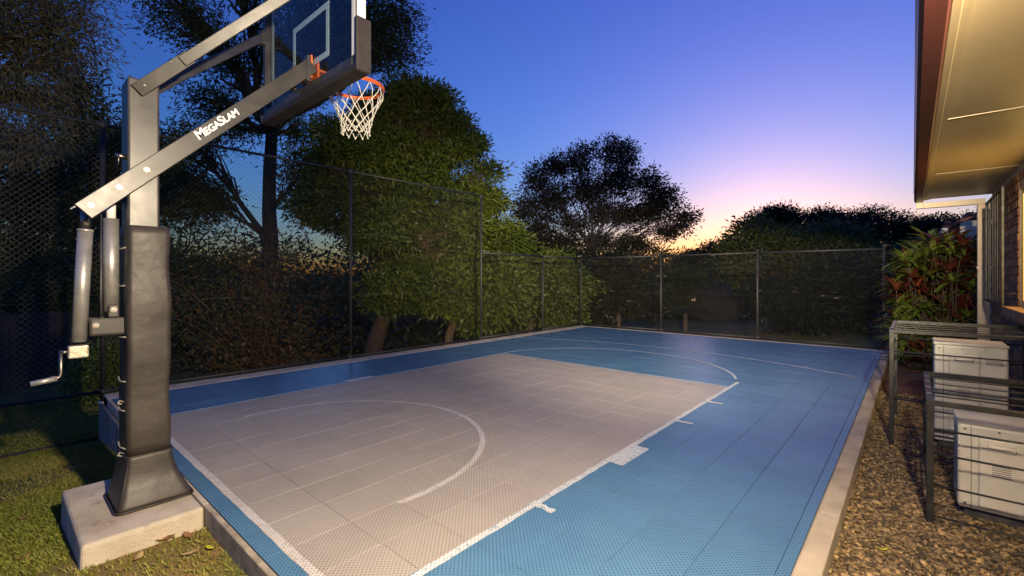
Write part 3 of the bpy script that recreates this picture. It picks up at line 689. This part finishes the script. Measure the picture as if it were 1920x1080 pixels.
# ------------------------------------------------------------------ house
WU = .80
house = thing('house', (WU, 3, -.1), 'brick house with cream soffit, dark red gutter and cream downpipe on the right', 'house')
WIN = (5.45, 6.86, 1.04, 2.22)
wall = B()
wall.box(WU+.012, WU+.24, -6, WIN[0], -.3, 2.47); wall.box(WU+.012, WU+.24, WIN[1], 9.0, -.3, 2.47); wall.box(WU+.012, WU+.24, WIN[0], WIN[1], -.3, WIN[2]); wall.box(WU+.012, WU+.24, WIN[0], WIN[1], WIN[3], 2.47)
wall = wall.build('wall', M['mortar'], house)
rest = [B() for _ in range(3)]; nb = 0
for r_ in range(30):
    z0 = -.105+r_*.086; v_ = 9.0-(.12 if r_ % 2 else 0)
    if r_ % 2: pass
    while v_ > -5.8:
        a_, b_ = v_-.23, v_; v_ -= .24
        if b_ > WIN[0] and a_ < WIN[1] and z0+.076 > WIN[2] and z0 < WIN[3]:
            if a_ < WIN[1] < b_ and b_-WIN[1] > .04: a_ = WIN[1]+.002
            elif a_ < WIN[0] < b_ and WIN[0]-a_ > .04: b_ = WIN[0]-.002
            else: continue
        if z0+.076 > 2.46: continue
        k = random.randrange(3); e_ = random.uniform(-.003, .003)
        bx = (WU+e_, WU+.06, a_, b_, z0, z0+.076)
        if b_ > 6.5 and nb < 300 and z0 > .0: B().box(*bx, .004, 1).build('brick', M['bricks'][k], wall); nb += 1
        else: rest[k].box(*bx)
for k in range(3):
    o = rest[k].build('brickwork', M['bricks'][k], wall); o['kind'] = 'stuff'
for k in range(7): B().box(WU-.11, WU+.03, 5.42+k*.215, 5.42+k*.215+.205, .935, 1.03, .006).build('sill_brick', M['bricks'][2], wall)
win = B(); win.box(WU+.03, WU+.09, WIN[0], WIN[0]+.05, WIN[2], WIN[3]); win.box(WU+.03, WU+.09, WIN[1]-.05, WIN[1], WIN[2], WIN[3]); win.box(WU+.03, WU+.09, WIN[0]+.05, WIN[1]-.05, WIN[2], WIN[2]+.05); win.box(WU+.03, WU+.09, WIN[0]+.05, WIN[1]-.05, WIN[3]-.05, WIN[3])
win.box(WU+.03, WU+.09, 6.13, 6.18, WIN[2]+.05, WIN[3]-.05)
win = win.build('window', M['window_frame'], house)
B().box(WU+.055, WU+.06, WIN[0]+.05, WIN[1]-.05, WIN[2]+.05, WIN[3]-.05).build('pane', M['lit'], win, label='window pane lit warm yellow from inside')
g = B(); gu0 = WU-.10
g.box(gu0-.010, gu0+.010, 6.90, 6.935, 1.03, 2.27, .002); g.box(gu0-.012, gu0+.012, 8.28, 8.305, 1.03, 2.27, .002)
g.box(gu0-.012, gu0+.012, 6.936, 8.279, 1.03, 1.055, .002); g.box(gu0-.012, gu0+.012, 6.936, 8.279, 2.245, 2.27, .002)
gr = g.build('security_grille', M['rack'], house)
for k in range(6): v_ = 7.11+k*.195; B().box(gu0-.003, gu0+.003, v_-.006, v_+.006, 1.056, 2.244).build('grille_bar', M['rack'], gr)
B().tube([(gu0, 6.91, 1.16), (WU+.05, 6.89, 1.16)], .01, 8).build('grille_hinge', M['rack'], gr)
# soffit, fascia, gutter
for a_, b_ in ((-6, -.1), (-.095, 2.19), (2.195, 4.47), (4.475, 6.77), (6.775, 8.86)): B().box(.155, WU+.011, a_, b_, 2.45, 2.458).build('soffit_panel', M['soffit'], house)
for v_ in (-.0975, 2.1925, 4.4725, 6.7725): B().box(.16, WU+.005, v_-.007, v_+.007, 2.4482, 2.4499).build('cover_strip', M['strip'], house)
B().box(.118, .153, -6, 8.86, 2.435, 2.62, .003).build('fascia', M['soffit'], house)
B().box(.153, .185, -6, 8.86, 2.441, 2.4495).build('soffit_trim', M['soffit'], house)
gt = B(); prof = [(.116, 2.56), (.116, 2.425), (.105, 2.412), (.035, 2.412), (.018, 2.425), (.012, 2.47), (.018, 2.53), (.008, 2.545), (.012, 2.556), (.024, 2.55), (.026, 2.44), (.108, 2.424), (.110, 2.56)]
A = [gt.bm.verts.new((x, -6, z)) for x, z in prof]; C = [gt.bm.verts.new((x, 8.9, z)) for x, z in prof]
for j in range(len(prof)): gt.bm.faces.new((A[j], A[(j+1) % len(prof)], C[(j+1) % len(prof)], C[j]))
gt.bm.faces.new(A); gt.bm.faces.new(C[::-1]); gt.build('gutter', M['gutter'], house)
B().hull([(.05, -6, 2.585), (1.9, -6, 3.35), (1.9, 9.0, 3.35), (.05, 9.0, 2.585), (.05, -6, 2.62), (1.9, -6, 3.39), (1.9, 9.0, 3.39), (.05, 9.0, 2.62)]).build('roof', M['roof_tile'], house)
dp = B(); dp.box(.035, .115, 8.905, 8.985, 2.33, 2.47, .004); dp.box(.1155, .742, 8.905, 8.985, 2.33, 2.405, .004); dp.build('downpipe', M['cream'], house)
B().box(.665, .785, 8.895, 8.995, -.1, 2.329, .005).build('downpipe', M['cream'], house)
B().box(.655, .80, 8.89, 8.995, 1.45, 1.475).build('pipe_bracket', M['cream'], house)
# soffit floodlight (the lamp that lights the court)
fl = thing('floodlight', (.42, .75, 2.45), 'small soffit floodlight above the near end of the gravel strip', 'lamp')
B().tube([(.42, .75, 2.449), (.42, .75, 2.425)], .05, 20).build('base', M['alu'], fl)
hd = B(); hd.tube([(.42, .75, 2.425), (.42, .75, 2.37)], .012, 10); hd.tube([(.45, .70, 2.365), (.40, .79, 2.31), (.375, .835, 2.275)], [.035, .05, .058], 20); hd.build('head', M['alu'], fl)
fill_hd = B(); fill_hd.tube([(.45, .81, 2.43), (.45, .84, 2.39)], .012, 10); fill_hd.tube([(.47, .80, 2.38), (.455, .87, 2.35), (.445, .915, 2.33)], [.035, .05, .058], 20); fill_hd.build('head', M['alu'], fl)  # second head is an addition, housing for the far-court fill light
def lamp_head(off, aim, watts, size, blend):
    ld = bpy.data.lights.new('lamp_light', 'SPOT'); ld.energy = watts; ld.color = (1, .82, .58); ld.spot_size = math.radians(size); ld.spot_blend = blend; ld.shadow_soft_size = .045
    lo = bpy.data.objects.new('lamp_light', ld); COL.objects.link(lo); lo.parent = fl; lo.location = off
    lo.rotation_euler = Vector(aim).to_track_quat('-Z', 'Y').to_euler()
lamp_head((-.06, .11, -.21), (-.92, .22, -.27), 365, 172, 1)        # wide head towards the hoop
lamp_head((.015, .19, -.125), (-.50, .86, .08), 2700, 77, 1)         # narrow fill head, added to lift the dim far court and trees

fl.location.y -= .25

# neighbouring building beyond the shrub
nh = thing('neighbouring_house', (1.1, 13.2, -.1), 'far house corner with tiled roof and cream eave beyond the shrub', 'house')
B().box(1.25, 4, 13.0, 17, -.3, 2.45).build('wall', M['cream'], nh)
rf = B(); rf.hull([(.5, 12.6, 2.30), (.52, 17, 2.30), (3, 17, 3.6), (3, 12.6, 3.6), (.5, 12.6, 2.36), (.52, 17, 2.36), (3, 17, 3.66), (3, 12.6, 3.66)])
rf = rf.build('roof', M['roof_tile'], nh)
for k in range(8):
    x = .52+k*.3; B().tube([(x, 12.58, 2.38+k*.157), (x+.02, 12.75, 2.40+k*.157), (x, 16.9, 2.385+k*.157)], .07, 8).build('ridge_tile', M['roof_tile'], rf)
B().box(.70, .95, 12.62, 12.9, 2.05, 2.44, .01).build('eave_box', M['cream'], nh)
B().box(.44, .53, 12.6, 17, 2.2, 2.32, .01).build('gutter', M['alu'], nh)
B().tube([(.86, 12.75, 2.05), (.86, 12.75, -.2)], .05, 10).build('pipe', M['gutter'], nh)

# ------------------------------------------------------------------ foliage
def leaf_mesh(name, pos, ln, wd, tint, droop=.3, along=None):
    n_ = len(pos); d = unit(RNG.normal(size=(n_, 3))+np.array([0, 0, -droop]) + (0 if along is None else along))
    sd = unit(np.cross(d, RNG.normal(size=(n_, 3)))); nm = np.cross(sd, d)
    L = ln*RNG.uniform(.65, 1.25, n_)[:, None]; W = wd*RNG.uniform(.7, 1.2, n_)[:, None]
    V = np.stack([pos, pos+d*L*.45+sd*W*.5+nm*W*.18, pos+d*L-nm*L*.12, pos+d*L*.45-sd*W*.5+nm*W*.18], 1)
    return np_mesh(name, V.reshape(-1, 3), np.arange(n_*4).reshape(-1, 4), np.repeat(tint, 4))
def in_blob(n_, c, r, lo=.5):
    q = unit(RNG.normal(size=(n_, 3)))*(lo+(1-lo)*RNG.random((n_, 1))**.6)
    return np.array(c)+q*np.array(r)
def curve(a_, b_, sag, n_=6, wob=.05):
    a_, b_ = np.array(a_), np.array(b_); L = np.linalg.norm(b_-a_); out = []
    for i in range(n_+1):
        t = i/n_; q = a_+(b_-a_)*t+np.array([0, 0, sag*L*4*t*(1-t)])
        if 0 < i < n_: q = q+RNG.normal(0, wob*L/n_*2, 3)
        out.append(tuple(q))
    return out
def px_blob(px, py, rx, ry, Z, rd=None):
    """crown lobe: centre and half sizes as read off the photograph at depth Z"""
    k = Z/FPX; c = at(px, py, Z); a_ = rx*k; return c, (a_*.9 if rd is None else rd, a_*.9 if rd is None else rd, ry*k)
def tree(name, label, cat, base, fork, lobes, mt, bark, n_tips, per, ln, wd, sigma, r0=.16, lo=.45, droop=.3, group=None, twigs=True, lean=None, trunk_name='trunk', crown_name='crown'):
    """tapered trunk to the fork, a limb to every lobe, twigs to leaf tufts through the lobes"""
    base = np.array(base, float); fork = np.array(fork, float)
    t = thing(name, tuple(base), label, cat, group)
    bb = B(); pts = curve(base-np.array([0, 0, .15]), fork, 0, 6, .04)
    bb.tube(pts, [r0*(1.35-.55*i/6) if i else r0*1.6 for i in range(7)], 9)
    vol = np.array([r[0]*r[1]*r[2] for c, r in lobes])**.67; vol = vol/vol.sum()
    P = []; tone = []
    for (c, r), f in zip(lobes, vol):
        c = np.array(c); r = np.array(r)
        st_ = fork if c[2] > fork[2]-.2 else np.array(pts[3]); lim = curve(st_, c, .04, 6, .09)
        rr = max(.014, r0*.62*min(1, (f*len(lobes))**.5)*(.4 if len(lobes) > 18 else 1))
        bb.tube(lim, [rr*(1-.7*i/6) for i in range(7)], 7)
        tips = in_blob(max(3, int(n_tips*f)), c, r, lo)
        if len(lobes) > 60:      # layered boughs: leaf sprays sit on the upper side of each bough
            low = (tips[:, 2]-c[2]) < -.12*r[2]; tips[low, 2] = c[2]-(tips[low, 2]-c[2])*.8
        tone.append(np.full(len(tips), RNG.normal(0, .16)))
        if twigs:
            sel = tips[::max(1, len(tips)//26)]
            for q in sel:
                k = RNG.integers(2, 7); bb.tube(curve(lim[k], q, .05, 4, .1), [rr*.36, rr*.28, rr*.2, rr*.13, .006], 5, cap=False)
        P.append(tips)
    tips = np.concatenate(P)
    bb.build(trunk_name, M[bark], t)
    off = RNG.normal(0, sigma, (len(tips)*per, 3))*np.array([1, 1, .7])
    pos = np.repeat(tips, per, 0)+off
    tint = np.clip(np.repeat(RNG.beta(2, 2, len(tips))*.55+np.concatenate(tone), per)+RNG.random(len(pos))*.45, 0, 1)
    pos = pos-base
    out = np.repeat(unit(tips-tips.mean(0)), per, 0)*.6+unit(off)*1.6
    link(crown_name, leaf_mesh(name+'_leaves', pos, ln, wd, tint, droop, out), M[mt], t)
    return t
def lumps(lobes, k, f):
    """split broad lobes into k smaller lumps each, sitting near the surface of the lobe"""
    out = []
    for c, r in lobes:
        r = np.array(r)
        for _ in range(k):
            d_ = unit(RNG.normal(size=3)); q = np.array(c)+d_*r*RNG.uniform(.45, .85)
            g_ = f*RNG.uniform(.7, 1.25); out.append((q, tuple(r*g_*np.array([1, 1, .75]))))
    return out
def gnd(px, Z):
    q = at(px, HORIZON, Z); return (q[0], q[1], float(ground_z(q[0], q[1]))-.05)

# dense lit tree
Z = 12.
tree('dense_tree', 'large dense rounded green tree beyond the tall fence, right of the net', 'tree', gnd(700, 10.6), at(720, 500, 11.6),
     (lambda q: [(c, tuple(np.array(r)*.60)) for c, r in q]+lumps(q, 8, .37))([px_blob(*a_) for a_ in ((760, 250, 120, 85, 12.5), (690, 290, 110, 90, 12), (850, 300, 90, 80, 12.6), (905, 390, 75, 80, 12.8), (790, 360, 120, 80, 11.6), (650, 390, 100, 80, 11.5),
      (720, 460, 110, 75, 11.2), (860, 470, 100, 75, 12), (940, 450, 60, 70, 13), (620, 310, 60, 60, 12.2), (780, 540, 110, 60, 11.2), (700, 215, 70, 45, 12.6), (820, 225, 60, 45, 12.8))]),
     'dense', 'bark_tan', 3700, 34, .165, .044, .14, .17, .5, .15)
tree('leaning_tree', 'green leafy tree low behind the tall fence end post', 'tree', gnd(835, 11.2), at(850, 570, 11.6),
     [px_blob(*a_) for a_ in ((850, 545, 60, 45, 11.6), (940, 540, 65, 55, 12.6), (900, 590, 50, 30, 11.8))], 'dense', 'bark_tan', 520, 30, .17, .05, .16, .10)
tree('fence_bush', 'bright green bush behind the lower left fence', 'bush', gnd(990, 14), at(1000, 570, 14),
     lumps([px_blob(*a_) for a_ in ((985, 535, 65, 50, 14), (1050, 520, 60, 45, 15), (1020, 575, 70, 35, 14), (950, 590, 40, 30, 13.6))], 5, .5), 'dense', 'bark', 900, 28, .18, .055, .18, .08)
tree('shade_bush', 'dark olive bush behind the far fence corner', 'bush', gnd(1160, 16), at(1160, 560, 16),
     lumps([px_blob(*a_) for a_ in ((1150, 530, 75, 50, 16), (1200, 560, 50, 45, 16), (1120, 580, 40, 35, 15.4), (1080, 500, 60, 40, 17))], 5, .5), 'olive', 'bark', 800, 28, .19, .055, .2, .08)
# tall open tree behind the hoop
tree('tall_tree', 'tall open dark tree with forked trunk behind the backboard', 'tree', gnd(512, 13.5), at(510, 250, 13.5),
     [px_blob(*a_) for a_ in ((350, 40, 75, 45, 13), (430, 110, 70, 50, 13.2), (400, 190, 60, 40, 13), (560, 40, 90, 70, 13.6), (680, 60, 90, 60, 13.8), (735, 100, 60, 45, 13.8), (620, -80, 130, 70, 13.6),
      (440, -70, 120, 60, 13), (560, 150, 60, 50, 13.4), (350, 260, 60, 40, 12.6), (440, 240, 50, 35, 13), (560, 250, 45, 45, 13.6), (300, -60, 90, 60, 12.8), (740, 20, 50, 50, 14), (600, 85, 60, 55, 13.4), (530, 110, 45, 50, 13.2), (655, 25, 60, 45, 13.6))],
     'dark', 'bark_dark', 2100, 22, .16, .04, .22, .2, .15, .25)
tree('slender_tree', 'slim dark tree leaning left below the tall open tree', 'tree', gnd(520, 12.6), at(490, 440, 12.6),
     [px_blob(*a_) for a_ in ((400, 380, 40, 30, 12.4), (350, 340, 40, 40, 12), (560, 330, 35, 50, 12.8))], 'dark', 'bark_dark', 260, 22, .15, .04, .22, .08, .2)
# gum tree top left
tree('gum_tree', 'sparse gum tree with drooping leaves at the top left', 'tree', gnd(-190, 8.5), at(-160, 250, 8.5),
     [px_blob(*a_) for a_ in ((40, 60, 90, 70, 8.6), (130, 90, 60, 60, 8.8), (60, 170, 80, 50, 8.5), (110, 20, 90, 50, 8.8), (20, 260, 60, 50, 8.3), (-60, 0, 90, 80, 8.4), (90, 270, 40, 35, 8.6), (-50, 180, 70, 60, 8.2), (60, -70, 120, 50, 8.6))],
     'gum', 'bark', 640, 26, .15, .024, .2, .13, .15, 1.1)
tree('back_tree', 'leafy green tree behind the fence left of the hoop post', 'tree', gnd(160, 11.5), at(165, 420, 11.5),
     [px_blob(*a_) for a_ in ((150, 240, 80, 55, 11.5), (210, 300, 70, 60, 11.6), (110, 320, 80, 60, 11.4), (310, 300, 60, 50, 12), (60, 420, 90, 80, 11.2), (340, 390, 60, 60, 12), (200, 420, 90, 80, 11.5), (20, 330, 80, 70, 11), (270, 370, 60, 60, 12), (130, 160, 50, 40, 11.6))],
     'dark', 'bark', 950, 26, .17, .05, .22, .13, .3)
for (x_, y_, rx, ry, Z_, lab) in ((60, 570, 110, 110, 10.5, 'dark shrub mass behind the fence at the far left'), (350, 560, 80, 110, 11.5, 'dark shrub behind the red-leaved bush'), (200, 560, 80, 90, 10.8, 'dark shrub behind the lifting columns')):
    tree('dark_shrub', lab, 'bush', gnd(x_, Z_), at(x_, y_+40, Z_), [px_blob(x_, y_, rx, ry, Z_), px_blob(x_+40, y_+50, rx*.8, ry*.7, Z_-.3), px_blob(x_-40, y_+40, rx*.8, ry*.7, Z_-.3)], 'dark', 'bark_dark', 420, 24, .16, .05, .22, .07, .4)
tree('small_bush', 'small bright leafy bush behind the fence beside the crank', 'bush', gnd(190, 7.6), at(190, 700, 7.6),
     [px_blob(*a_) for a_ in ((190, 690, 45, 45, 7.6), (165, 725, 35, 30, 7.5), (215, 660, 25, 35, 7.6))], 'bright', 'bark', 170, 22, .07, .035, .10, .03, .4)
# cane shrub with red leaves
cs = thing('cane_shrub', gnd(500, 8.4), 'straggly cane shrub with red and olive leaves behind the tall fence', 'shrub')
bb = B(); tips = []; bse = np.array(gnd(500, 8.4))
for k in range(36):
    a_ = RNG.uniform(0, 6.28); sp = RNG.uniform(.3, 2.0); h_ = .6+2.3*RNG.random()**1.3
    e_ = bse+np.array([math.cos(a_)*sp*.45+RNG.normal(0, .1), math.sin(a_)*sp*1.15, h_]); cv = curve(bse+np.append(RNG.normal(0, .1, 2), 0), e_, .10, 6, .06)
    bb.tube(cv, [.012, .010, .009, .008, .006, .005, .003], 5, cap=False)
    for q in cv[2:]:
        for _ in range(RNG.integers(1, 8)): tips.append(np.array(q)+RNG.normal(0, .2, 3))
bb.build('cane', M['cane'], cs); tips = np.array(tips)
pos = np.repeat(tips, 14, 0)+RNG.normal(0, .12, (len(tips)*14, 3))-bse
link('foliage', leaf_mesh('cane_leaves', pos, .085, .028, RNG.beta(.8, 2.6, len(pos)), .1), M['redleaf'], cs)
# trees past the far fence
tree('spreading_tree', 'wide spreading tree with open branching against the sunset sky', 'tree', gnd(1110, 23), at(1110, 470, 23),
     [px_blob(*a_) for a_ in ((1005, 335, 32, 30, 23), (1045, 312, 34, 30, 23.5), (1090, 300, 34, 34, 23.2), (1145, 285, 36, 30, 23), (1180, 290, 22, 28, 23.4), (1165, 335, 48, 34, 22.5), (1105, 355, 56, 32, 23), (1035, 375, 52, 36, 22.5), (1215, 345, 34, 28, 23),
      (1240, 375, 42, 28, 23), (1280, 405, 30, 22, 23), (1200, 400, 60, 26, 23.6), (1010, 430, 46, 28, 22), (1255, 432, 40, 16, 23), (1140, 400, 50, 24, 24), (1075, 420, 36, 20, 24), (985, 390, 30, 34, 22.4), (1045, 455, 46, 22, 22), (1190, 455, 46, 20, 23.5), (1120, 450, 40, 18, 24.5), (1000, 470, 40, 24, 21.5))],
     'far', 'bark_dark', 1500, 26, .18, .065, .17, .2, .12)
tree('domed_tree', 'big dark dome-shaped tree behind the far fence', 'tree', gnd(1470, 21), at(1470, 520, 21),
     lumps([px_blob(*a_) for a_ in ((1460, 440, 80, 45, 21), (1410, 470, 60, 40, 20.5), (1520, 455, 65, 45, 21), (1480, 500, 100, 50, 20), (1390, 520, 50, 50, 19.5), (1560, 500, 60, 50, 20))], 5, .5), 'dark', 'bark_dark', 1000, 26, .24, .08, .27, .18, .45)
tree('hedge_bush', 'dark green bush against the far fence beside the last panel', 'bush', gnd(1560, 14.5), at(1560, 570, 14.5),
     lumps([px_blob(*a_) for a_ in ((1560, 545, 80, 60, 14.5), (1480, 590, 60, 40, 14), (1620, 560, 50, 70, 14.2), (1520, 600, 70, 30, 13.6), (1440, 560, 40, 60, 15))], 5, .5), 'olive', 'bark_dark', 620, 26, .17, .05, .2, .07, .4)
for (x_, y_, rx, ry, Z_, lab) in ((1455, 402, 45, 18, 34, 'far umbrella-crowned tree peeking over the dome-shaped tree'), (1545, 408, 40, 18, 34, 'far umbrella-crowned tree right of the dome-shaped tree'),
                                  (1625, 412, 62, 26, 33, 'far spreading tree above the end of the far fence'), (1730, 424, 52, 24, 32, 'far spreading tree left of the downpipe'), (1810, 424, 45, 26, 34, 'far tree right behind the tiled roof corner'), (1350, 470, 45, 22, 36, 'small far tree left of the dome-shaped tree'), (1290, 485, 35, 20, 38, 'far tree beneath the sunset glow')):
    tree('umbrella_tree', lab, 'tree', gnd(x_, Z_), at(x_, y_+ry*1.5, Z_), [px_blob(x_, y_, rx, ry*.8, Z_), px_blob(x_-rx*.5, y_+ry*.7, rx*.6, ry*.6, Z_), px_blob(x_+rx*.55, y_+ry*.6, rx*.6, ry*.6, Z_), px_blob(x_, y_+ry*1.7, rx*1.1, ry, Z_+.6)],
         'far', 'bark_dark', 480, 22, .24, .085, .26, .16, .1, group='far trees on the skyline')
for (x_, y_, rx, ry, Z_, lab) in ((1280, 545, 60, 45, 26, 'dark bush left of the dim house behind the far fence'), (1700, 510, 90, 60, 24, 'dark tree mass behind the red-leaved shrub'), (1620, 500, 70, 40, 25, 'dim tree between the far fence post and shrub'), (1180, 500, 90, 40, 30, 'dim tree below the wide spreading tree')):
    tree('dim_tree', lab, 'tree', gnd(x_, Z_), at(x_, y_+20, Z_), [px_blob(x_, y_, rx, ry, Z_), px_blob(x_-rx*.6, y_+25, rx*.7, ry*.8, Z_), px_blob(x_+rx*.6, y_+25, rx*.7, ry*.8, Z_)], 'dark', 'bark_dark', 420, 24, .30, .1, .32, .15, .4)
# woods that close the view low down
def wood(name, label, x0, x1, Z0, Z1, h0, h1, n_, mt='dark'):
    px = RNG.uniform(x0, x1, n_); Zs = RNG.uniform(Z0, Z1, n_); k = (px-960)/FPX*Zs
    X = CY*k+SY*Zs; Y = -SY*k+CY*Zs; zt = h0+(h1-h0)*RNG.random(n_)**.8
    hgt = zt*(.62+.38*np.sin(X*.55+1)*np.cos(Y*.47)+.2*np.sin(X*1.7)*np.sin(Y*1.9)); pos = np.stack([X, Y, hgt-.9], -1)
    tag(link(name, leaf_mesh(name, pos, .34, .13, RNG.beta(2, 2, n_)), M[mt]), label, 'woodland', kind='stuff')
wood('woodland', 'dark mass of undergrowth and trees far behind the fences', -500, 2100, 30, 46, 0, 2.6, 42000)
wood('woodland', 'dark belt of trees behind the cane shrub on the left', -500, 900, 24, 34, 0, 5.6, 42000)
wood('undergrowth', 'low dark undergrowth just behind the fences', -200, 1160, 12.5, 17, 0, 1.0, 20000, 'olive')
# palm
pm = thing('palm', gnd(1285, 17), 'small pale green palm behind the far fence', 'palm'); bse = np.array(gnd(1285, 17)); bb = B()
bb.tube([tuple(bse), tuple(bse+np.array([0, 0, .9]))], [.1, .07], 8); bb.build('trunk', M['bark'], pm); pos = []; al = []
for k in range(14):
    a_ = k*2.4; L_ = RNG.uniform(.8, 1.2)
    for i in range(26):
        t_ = i/25; q = np.array([math.cos(a_)*L_*t_, math.sin(a_)*L_*t_, .9+.8*t_-1.0*t_*t_])
        for s_ in (-1, 1): pos.append(q); al.append(np.array([-math.sin(a_)*s_*3+math.cos(a_), math.cos(a_)*s_*3+math.sin(a_), -.6])*1.5)
link('frond', leaf_mesh('palm_fronds', np.array(pos), .26, .02, RNG.random(len(pos)), .2, np.array(al)), M['olive'], pm)

# dim house behind the far fence
dh = thing('dim_house', gnd(1340, 24), 'dim house with dark hipped roof and one glowing window behind the far fence', 'house'); c0 = np.array(gnd(1340, 24))
def dq(x, y, z): return tuple(c0+np.array([x, y, z]))
b_ = B(); b_.box(c0[0]-1.6, c0[0]+1.6, c0[1], c0[1]+3, -1, .55); b_.build('wall', M['paling'], dh)
b_ = B(); b_.hull([dq(-1.9, -.3, 1.3), dq(1.9, -.3, 1.3), dq(1.9, 3.3, 1.3), dq(-1.9, 3.3, 1.3), dq(-.5, 1.2, 2.2), dq(.5, 1.2, 2.2), dq(.5, 1.8, 2.2), dq(-.5, 1.8, 2.2)]); b_.build('roof', M['bark_dark'], dh)
b_ = B(); b_.box(c0[0]-1.2, c0[0]-1.0, c0[1]-.02, c0[1]-.005, .05, .2); b_.build('window', M['farlit'], dh, label='small window glowing orange')
# paling fence far left
pf = thing('paling_fence', (-13.4, 0, -.9), 'weathered timber paling fence in the shade at the far left', 'fence')
for k in range(44):
    y_ = -1.6+k*.105; B().box(-13.4, -13.38+random.uniform(0, .01), y_, y_+.095, -1.0, .62+random.uniform(-.02, .02)).build('paling', M['paling'], pf)
for z in (-.6, .3): B().box(-13.45, -13.405, -1.6, 3.0, z, z+.07).build('rail', M['paling'], pf)

# ------------------------------------------------------------------ cordyline shrub beside the house
sh = thing('cordyline_shrub', (.25, 9.6, -.1), 'tall red and green strappy-leaved shrub beside the house', 'shrub')
def strap_mesh(name, mt, t0):
    n_ = 5; V = []; 
    for i in range(n_+1):
        t_ = i/n_; w_ = .5*math.sin(math.pi*min(1, .12+.88*t_)**.8)*.21+.004; z = .22*t_-.42*t_*t_
        V += [(t_, -w_, z+.02*abs(w_)*10), (t_, 0, z-.012), (t_, w_, z+.02*abs(w_)*10)]
    F = []
    for i in range(n_):
        a_ = i*3; F += [(a_, a_+1, a_+4, a_+3), (a_+1, a_+2, a_+5, a_+4)]
    me = np_mesh(name, np.array(V), np.array(F), np.full(len(V), t0), True); me.materials.append(M[mt]); return me
SM = [strap_mesh('strap_%d' % i, m_, t_) for i, (m_, t_) in enumerate((('cord_g', .2), ('cord_g', .6), ('cord_g', .95), ('cord_r', .2), ('cord_r', .6), ('cord_r', .9)))]
heads = []; bb = B(); bse = np.array([.25, 9.6, -.1])
for k in range(270):
    u_ = RNG.uniform(-.22, .66); v_ = RNG.uniform(9.0, 10.2); zt = RNG.uniform(.0, 1.9)*(1-.25*max(0, (.05-u_)/.27)); q = np.array([u_, v_, zt])
    b0 = np.array([.25+(u_-.25)*.6, 9.6+(v_-9.6)*.6, -.12]); bb.tube(curve(b0, q, 0, 4, .06), [.010, .009, .008, .007, .006], 6)
    heads.append(q)
bb.build('stem', M['bark_dark'], sh)
LV = []
for q in heads:
    red = RNG.random() < (.5 if q[2] < 1.45 else .25)
    for j in range(17):
        yaw = RNG.uniform(0, 6.28); el = RNG.uniform(-.35, 1.15); LV.append((q[1]-.25*q[0], q, yaw, el, RNG.uniform(.19, .33), (3 if red else 0)+RNG.integers(0, 3)))
LV.sort(key=lambda t_: t_[0])
jv, jf, jt = {0: [], 1: []}, {0: [], 1: []}, {0: [], 1: []}
for k, (_, q, yaw, el, L_, mi) in enumerate(LV):
    R_ = Matrix.Rotation(yaw, 3, 'Z') @ Matrix.Rotation(-el, 3, 'Y'); 
    if k < 290:
        o = link('leaf', SM[mi], None, sh); o.location = Vector(q-bse)
        o.rotation_euler = R_.to_euler(); o.scale = (L_, L_, L_)
    else:
        g_ = int(mi >= 3); me = SM[mi]; V = np.array([v.co[:] for v in me.vertices])*L_ @ np.array(R_).T+q-bse
        jv[g_].append(V); jt[g_].append(np.full(len(V), (.2, .6, .95)[mi % 3]))
FS = np.array([[v for v in p_.vertices] for p_ in SM[0].polygons])
for g_, mt in ((0, 'cord_g'), (1, 'cord_r')):
    nV = len(SM[0].vertices); K = len(jv[g_])
    o = link('foliage', np_mesh('strap_foliage', np.concatenate(jv[g_]), (FS[None]+np.arange(K)[:, None, None]*nV).reshape(-1, 4), np.concatenate(jt[g_]), True), M[mt], sh); o['kind'] = 'stuff'

# ------------------------------------------------------------------ fallen leaves
def fallen(x, y, L_, yaw, mt, label, curl=.35):
    z0 = float(ground_z(np.array(x), np.array(y)))+.018 if x < -.35 else -.078
    V = []; F = []; n_ = 7; L_ = L_*.75
    for i in range(n_+1):
        t_ = i/n_-.5; w_ = .17*L_*math.cos(t_*math.pi)**.8+.001; z = curl*L_*(t_*t_*2)
        for s_ in (-1, 0, 1):
            px_, py_ = t_*L_, s_*w_+.12*L_*t_*t_; V.append((px_*math.cos(yaw)-py_*math.sin(yaw), px_*math.sin(yaw)+py_*math.cos(yaw), z+abs(s_)*.12*w_*3))
    for i in range(n_):
        a_ = i*3; F += [(a_, a_+1, a_+4, a_+3), (a_+1, a_+2, a_+5, a_+4)]
    o = link('fallen_leaf', np_mesh('fallen_leaf', np.array(V), np.array(F), None, True), M[mt]); o.location = (x, y, z0)
    sm = o.modifiers.new('thickness', 'SOLIDIFY'); sm.thickness = .001
    return tag(o, label, 'leaf', 'fallen leaves')
fallen(-3.06, .60, .17, .9, 'dryleaf', 'long curled brown leaf leaning on the footing front')
fallen(-3.00, .70, .13, .2, 'dryleaf', 'brown leaf on bare soil beside the footing corner', .2)
fallen(-2.80, .66, .10, 1.4, 'paleleaf', 'pale tan leaf on soil near the bottom of the picture', .2)
fallen(-2.78, .745, .09, .3, 'yleaf', 'yellow leaf on soil close to the near kerb', .2)
fallen(-4.25, .12, .09, 1.1, 'dryleaf', 'brown leaf on the lawn left of the footing', .3)
fallen(-3.50, .10, .08, 2.3, 'dryleaf', 'small brown leaf on grass at the bottom left', .3)
fallen(-2.95, .48, .11, 2.6, 'paleleaf', 'pale curled leaf in front of the footing', .3)
fallen(-.12, 3.02, .085, .5, 'yleaf', 'yellow leaf lying on the near gravel', .5)
fallen(-.22, 5.05, .10, .2, 'yleaf', 'yellow-green leaf on gravel beside the right kerb', .2)
